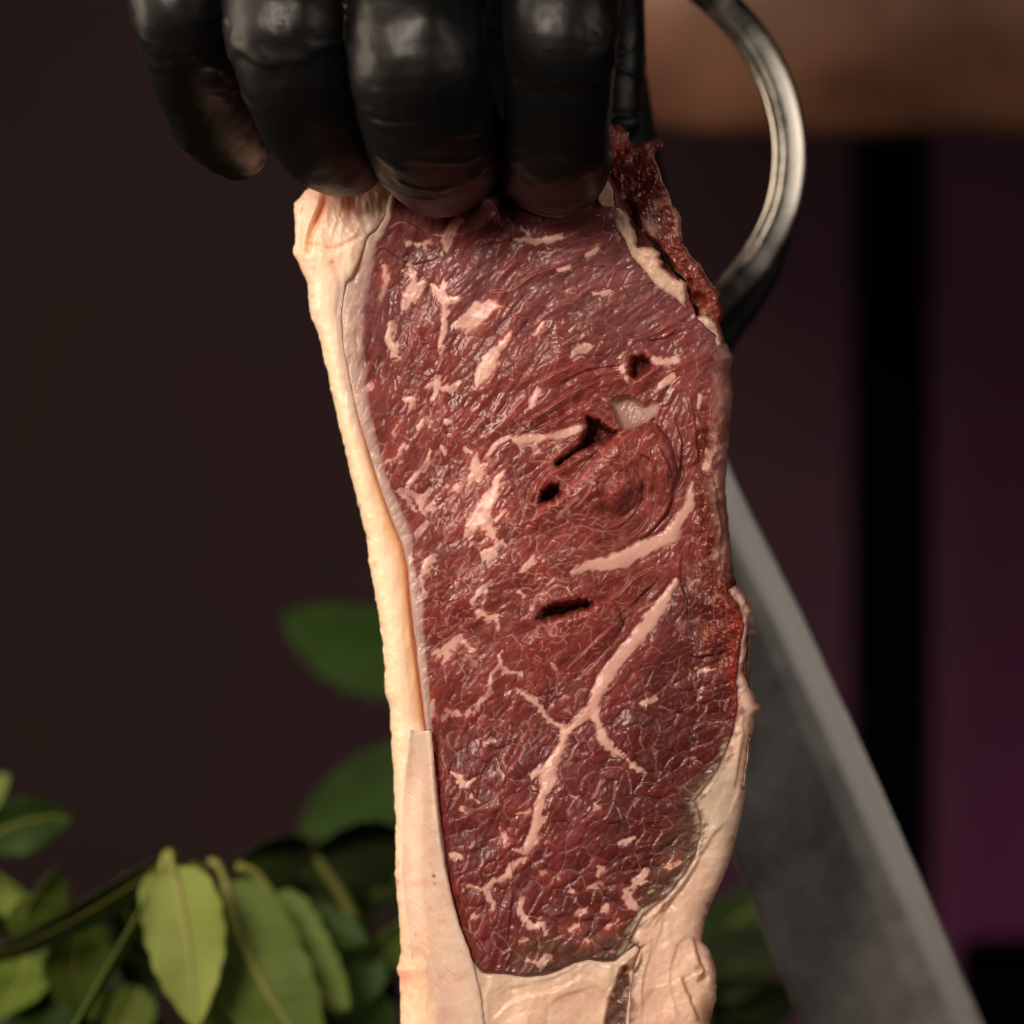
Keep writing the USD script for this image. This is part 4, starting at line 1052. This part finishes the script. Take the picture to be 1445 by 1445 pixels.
# ------------------------------------------------------------------ leafy branches
def leaf(parent, base, tip, width, yb, yt, mat_i, bend=0.0, roll=0.0, cup=0.25, curl=0.0, wave=0.0, seed=0, petiole=None, fat=0.42, label=None, rib=True):
    """base, tip: photograph pixels of the blade's ends; width: pixels; yb, yt: depth (m) at either end; roll turns the blade about its midrib; cup folds its halves; curl bows it out of its plane."""
    rng = np.random.default_rng(seed)
    A, B = P(*base, yb), P(*tip, yt)
    ax = B - A; L = np.linalg.norm(ax); ax /= L
    view = np.array([0, 1.0, 0])
    side = np.cross(ax, view); side /= np.linalg.norm(side)
    nor = np.cross(side, ax)
    ro = math.radians(roll)
    side, nor = side * math.cos(ro) + nor * math.sin(ro), nor * math.cos(ro) - side * math.sin(ro)
    wm = width * S * (D + (yb + yt) / 2) / D / 2
    nu, nv = 34, 17
    u = np.linspace(0, 1, nu); v = np.linspace(-1, 1, nv)
    U, Vv = np.meshgrid(u, v, indexing="ij")
    prof = np.clip(u, 0, 1) ** fat * 1.0 * np.clip(1 - u, 0, 1) ** 0.75; prof /= prof.max()
    mid = A + ax * (u * L)[:, None] + side * (bend * L * 4 * u * (1 - u))[:, None] - nor * (curl * L * 4 * u * (1 - u))[:, None]
    edge = 1 + 0.035 * np.sin(u * 40 + seed) + 0.05 * (meshkit.noise(np.stack([u * 9, np.full(nu, seed * 1.7), np.zeros(nu)], -1), seed) - 0.5)
    hw = wm * prof * edge
    pos = mid[:, None] + side * (Vv * hw[:, None])[..., None]
    lift = np.abs(Vv) ** 1.2 * cup * hw[:, None] + wave * wm * np.sin(U * 11 + seed + 2 * np.sign(Vv)) * Vv ** 2 - 0.03 * wm * np.cos(U * 70 - 9 * np.abs(Vv)) * np.abs(Vv) * (1 - np.abs(Vv))
    top = pos + nor * -lift[..., None]
    th = 0.00035
    bot = top + nor * th
    V = np.vstack([top.reshape(-1, 3), bot.reshape(-1, 3)])
    i, j = np.meshgrid(np.arange(nu - 1), np.arange(nv - 1), indexing="ij")
    a, b, c_, d_ = i * nv + j, i * nv + j + 1, (i + 1) * nv + j + 1, (i + 1) * nv + j
    F = np.stack([a, b, c_, d_], -1).reshape(-1, 4)
    o = nu * nv
    ring = np.concatenate([np.arange(nv), np.arange(1, nu) * nv + nv - 1, (nu - 1) * nv + np.arange(nv - 2, -1, -1), np.arange(nu - 2, 0, -1) * nv])
    r2 = np.roll(ring, -1)
    F = np.vstack([F, F[:, ::-1] + o, np.stack([ring, ring + o, r2 + o, r2], 1)])
    lf = obj("leaf", (V, F), LEAF[mat_i], parent, label=label)
    if rib:
        mv, mf = tube(mid[:-2] - nor * 0.00012, np.linspace(0.0007, 0.00025, nu - 2) * max(0.6, width / 110), 8, 0.6, up=nor)
        obj("midrib", (mv, mf), RIB, lf)
    if petiole is not None:
        pp = catmull([P(*petiole[:2], petiole[2]), 0.5 * (P(*petiole[:2], petiole[2]) + A) + np.array([0, 0, 0.0015]), A, mid[2]], 14)
        obj("leaf_stalk", tube(pp, np.linspace(0.0009, 0.0007, 14), 8, 1), RIB, parent)
    return lf


def twig(parent, pts, r0, r1):
    q = catmull([P(*p) for p in pts], 40)
    obj("twig", tube(q, np.linspace(r0, r1, 40), 10, 1), TWIG, parent)


b1 = thing("leafy_branch", "pale green drooping leaves on a branch at the lower left", "branch")
Y1 = 0.085
twig(b1, [(330, 1700, 0.12), (325, 1450, 0.115), (300, 1290, 0.105), (242, 1206, 0.09)], 0.0022, 0.0012)
leaf(b1, (243, 1222), (276, 1452), 122, Y1, Y1 - 0.006, 0, bend=0.03, roll=-12, cup=0.16, wave=0.10, seed=3, petiole=(238, 1207, 0.09), fat=0.36, label="palest broad leaf with a wavy edge")
leaf(b1, (318, 1245), (452, 1500), 150, Y1 + 0.012, Y1 + 0.005, 1, bend=-0.07, roll=16, cup=0.2, wave=0.05, seed=5, petiole=(296, 1216, 0.098), fat=0.5)
leaf(b1, (384, 1262), (492, 1425), 118, Y1 + 0.022, Y1 + 0.016, 1, bend=-0.13, roll=14, cup=0.25, seed=7, petiole=(335, 1222, 0.105), fat=0.5)
leaf(b1, (228, 1232), (92, 1470), 30, Y1 + 0.002, Y1 - 0.01, 1, bend=0.02, roll=66, cup=0.3, seed=9, petiole=(240, 1206, 0.09))
leaf(b1, (236, 1212), (-70, 1372), 62, Y1 + 0.004, Y1 + 0.02, 2, bend=0.06, roll=48, cup=0.2, seed=11)
leaf(b1, (262, 1222), (300, 1262), 34, Y1 + 0.03, Y1 + 0.03, 1, seed=13, roll=40)
leaf(b1, (300, 1400), (345, 1520), 80, Y1 + 0.02, Y1 + 0.02, 1, seed=15, roll=30, cup=0.2, rib=False)

b2 = thing("leafy_branch", "dark leaves in shade under the pale drooping leaves, lower left corner", "branch")
twig(b2, [(60, 1700, 0.15), (80, 1450, 0.14), (140, 1300, 0.13), (180, 1240, 0.12)], 0.002, 0.001)
rng = np.random.default_rng(77)
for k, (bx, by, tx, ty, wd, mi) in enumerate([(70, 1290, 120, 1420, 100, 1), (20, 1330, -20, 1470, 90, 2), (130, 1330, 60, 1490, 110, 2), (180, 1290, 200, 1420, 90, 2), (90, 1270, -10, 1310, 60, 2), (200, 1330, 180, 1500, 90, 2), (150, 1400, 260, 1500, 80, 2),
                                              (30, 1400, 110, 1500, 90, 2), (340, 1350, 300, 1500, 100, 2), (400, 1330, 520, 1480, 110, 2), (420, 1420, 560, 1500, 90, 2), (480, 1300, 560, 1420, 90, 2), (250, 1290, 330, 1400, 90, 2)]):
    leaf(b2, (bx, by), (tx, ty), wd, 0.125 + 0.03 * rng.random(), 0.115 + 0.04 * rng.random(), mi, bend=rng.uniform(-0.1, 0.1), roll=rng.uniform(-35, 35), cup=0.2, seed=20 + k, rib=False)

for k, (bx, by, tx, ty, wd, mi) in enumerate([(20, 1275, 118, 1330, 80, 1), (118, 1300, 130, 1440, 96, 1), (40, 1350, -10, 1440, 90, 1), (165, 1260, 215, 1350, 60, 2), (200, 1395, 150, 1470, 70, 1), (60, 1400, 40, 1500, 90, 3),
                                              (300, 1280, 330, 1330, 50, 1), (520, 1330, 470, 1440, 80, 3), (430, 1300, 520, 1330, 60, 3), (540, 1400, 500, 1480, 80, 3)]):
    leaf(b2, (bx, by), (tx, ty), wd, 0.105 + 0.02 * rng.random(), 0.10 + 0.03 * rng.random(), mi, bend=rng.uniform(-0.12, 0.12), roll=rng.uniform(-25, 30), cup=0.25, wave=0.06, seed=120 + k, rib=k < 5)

b3 = thing("leafy_branch", "two broad green leaves rising behind the steak's creamy left edge", "branch")
twig(b3, [(700, 1700, 0.21), (690, 1300, 0.2), (680, 1000, 0.19), (660, 905, 0.185)], 0.003, 0.0015)
leaf(b3, (660, 930), (398, 872), 128, 0.24, 0.23, 3, bend=0.07, roll=8, cup=0.12, seed=41, fat=0.7, rib=False, label="upper leaf with a light glint, pointing left")
leaf(b3, (680, 1075), (422, 1178), 112, 0.24, 0.22, 3, bend=-0.06, roll=-10, cup=0.15, seed=42, fat=0.7, rib=False)
leaf(b3, (640, 1190), (500, 1280), 90, 0.19, 0.18, 2, seed=43, roll=20)

b4 = thing("leafy_branch", "small shaded rounded leaves with lit rims just left of the steak's lower end", "branch")
twig(b4, [(520, 1700, 0.15), (530, 1450, 0.14), (500, 1300, 0.135), (440, 1200, 0.13)], 0.002, 0.001)
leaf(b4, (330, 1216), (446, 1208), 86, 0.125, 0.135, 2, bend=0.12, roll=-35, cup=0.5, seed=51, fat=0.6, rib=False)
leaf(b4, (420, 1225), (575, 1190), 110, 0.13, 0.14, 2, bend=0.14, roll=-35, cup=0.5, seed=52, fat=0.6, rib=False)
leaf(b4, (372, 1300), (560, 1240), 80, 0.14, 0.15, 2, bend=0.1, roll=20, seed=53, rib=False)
leaf(b4, (590, 1300), (500, 1372), 62, 0.13, 0.12, 1, bend=0.05, roll=25, seed=54, fat=0.6, label="small lit leaf beside the steak's fat")
leaf(b4, (440, 1260), (540, 1300), 60, 0.15, 0.15, 2, bend=0.05, roll=25, seed=55, rib=False)

b5 = thing("leafy_branch", "small green leaf sprig at the left margin of the view", "branch")
twig(b5, [(-60, 1500, 0.15), (-40, 1300, 0.14), (-25, 1190, 0.13), (-5, 1150, 0.125)], 0.0016, 0.001)
leaf(b5, (-30, 1190), (100, 1152), 82, 0.125, 0.13, 3, bend=0.09, roll=-18, cup=0.35, wave=0.1, seed=61, fat=0.6)
leaf(b5, (-40, 1150), (12, 1092), 50, 0.13, 0.13, 1, roll=20, seed=62)
leaf(b5, (90, 1238), (30, 1300), 60, 0.125, 0.11, 1, roll=40, cup=0.4, seed=63)
leaf(b5, (-30, 1240), (60, 1290), 60, 0.14, 0.13, 1, roll=-30, seed=64)

b6 = thing("leafy_branch", "out of focus dark leaves between the steak's lower right side and the blade", "branch")
twig(b6, [(1000, 1700, 0.2), (990, 1450, 0.19), (980, 1330, 0.185)], 0.0025, 0.0012)
leaf(b6, (960, 1350), (1105, 1235), 74, 0.22, 0.225, 3, bend=-0.05, roll=10, cup=0.3, seed=71, fat=0.6, label="yellow green leaf catching the light")
leaf(b6, (980, 1380), (1110, 1330), 110, 0.2, 0.2, 2, roll=20, seed=72, rib=False)
leaf(b6, (990, 1440), (1130, 1400), 120, 0.2, 0.2, 2, roll=-20, seed=73, rib=False)
leaf(b6, (960, 1480), (1140, 1490), 120, 0.2, 0.2, 2, roll=-20, seed=74, rib=False)
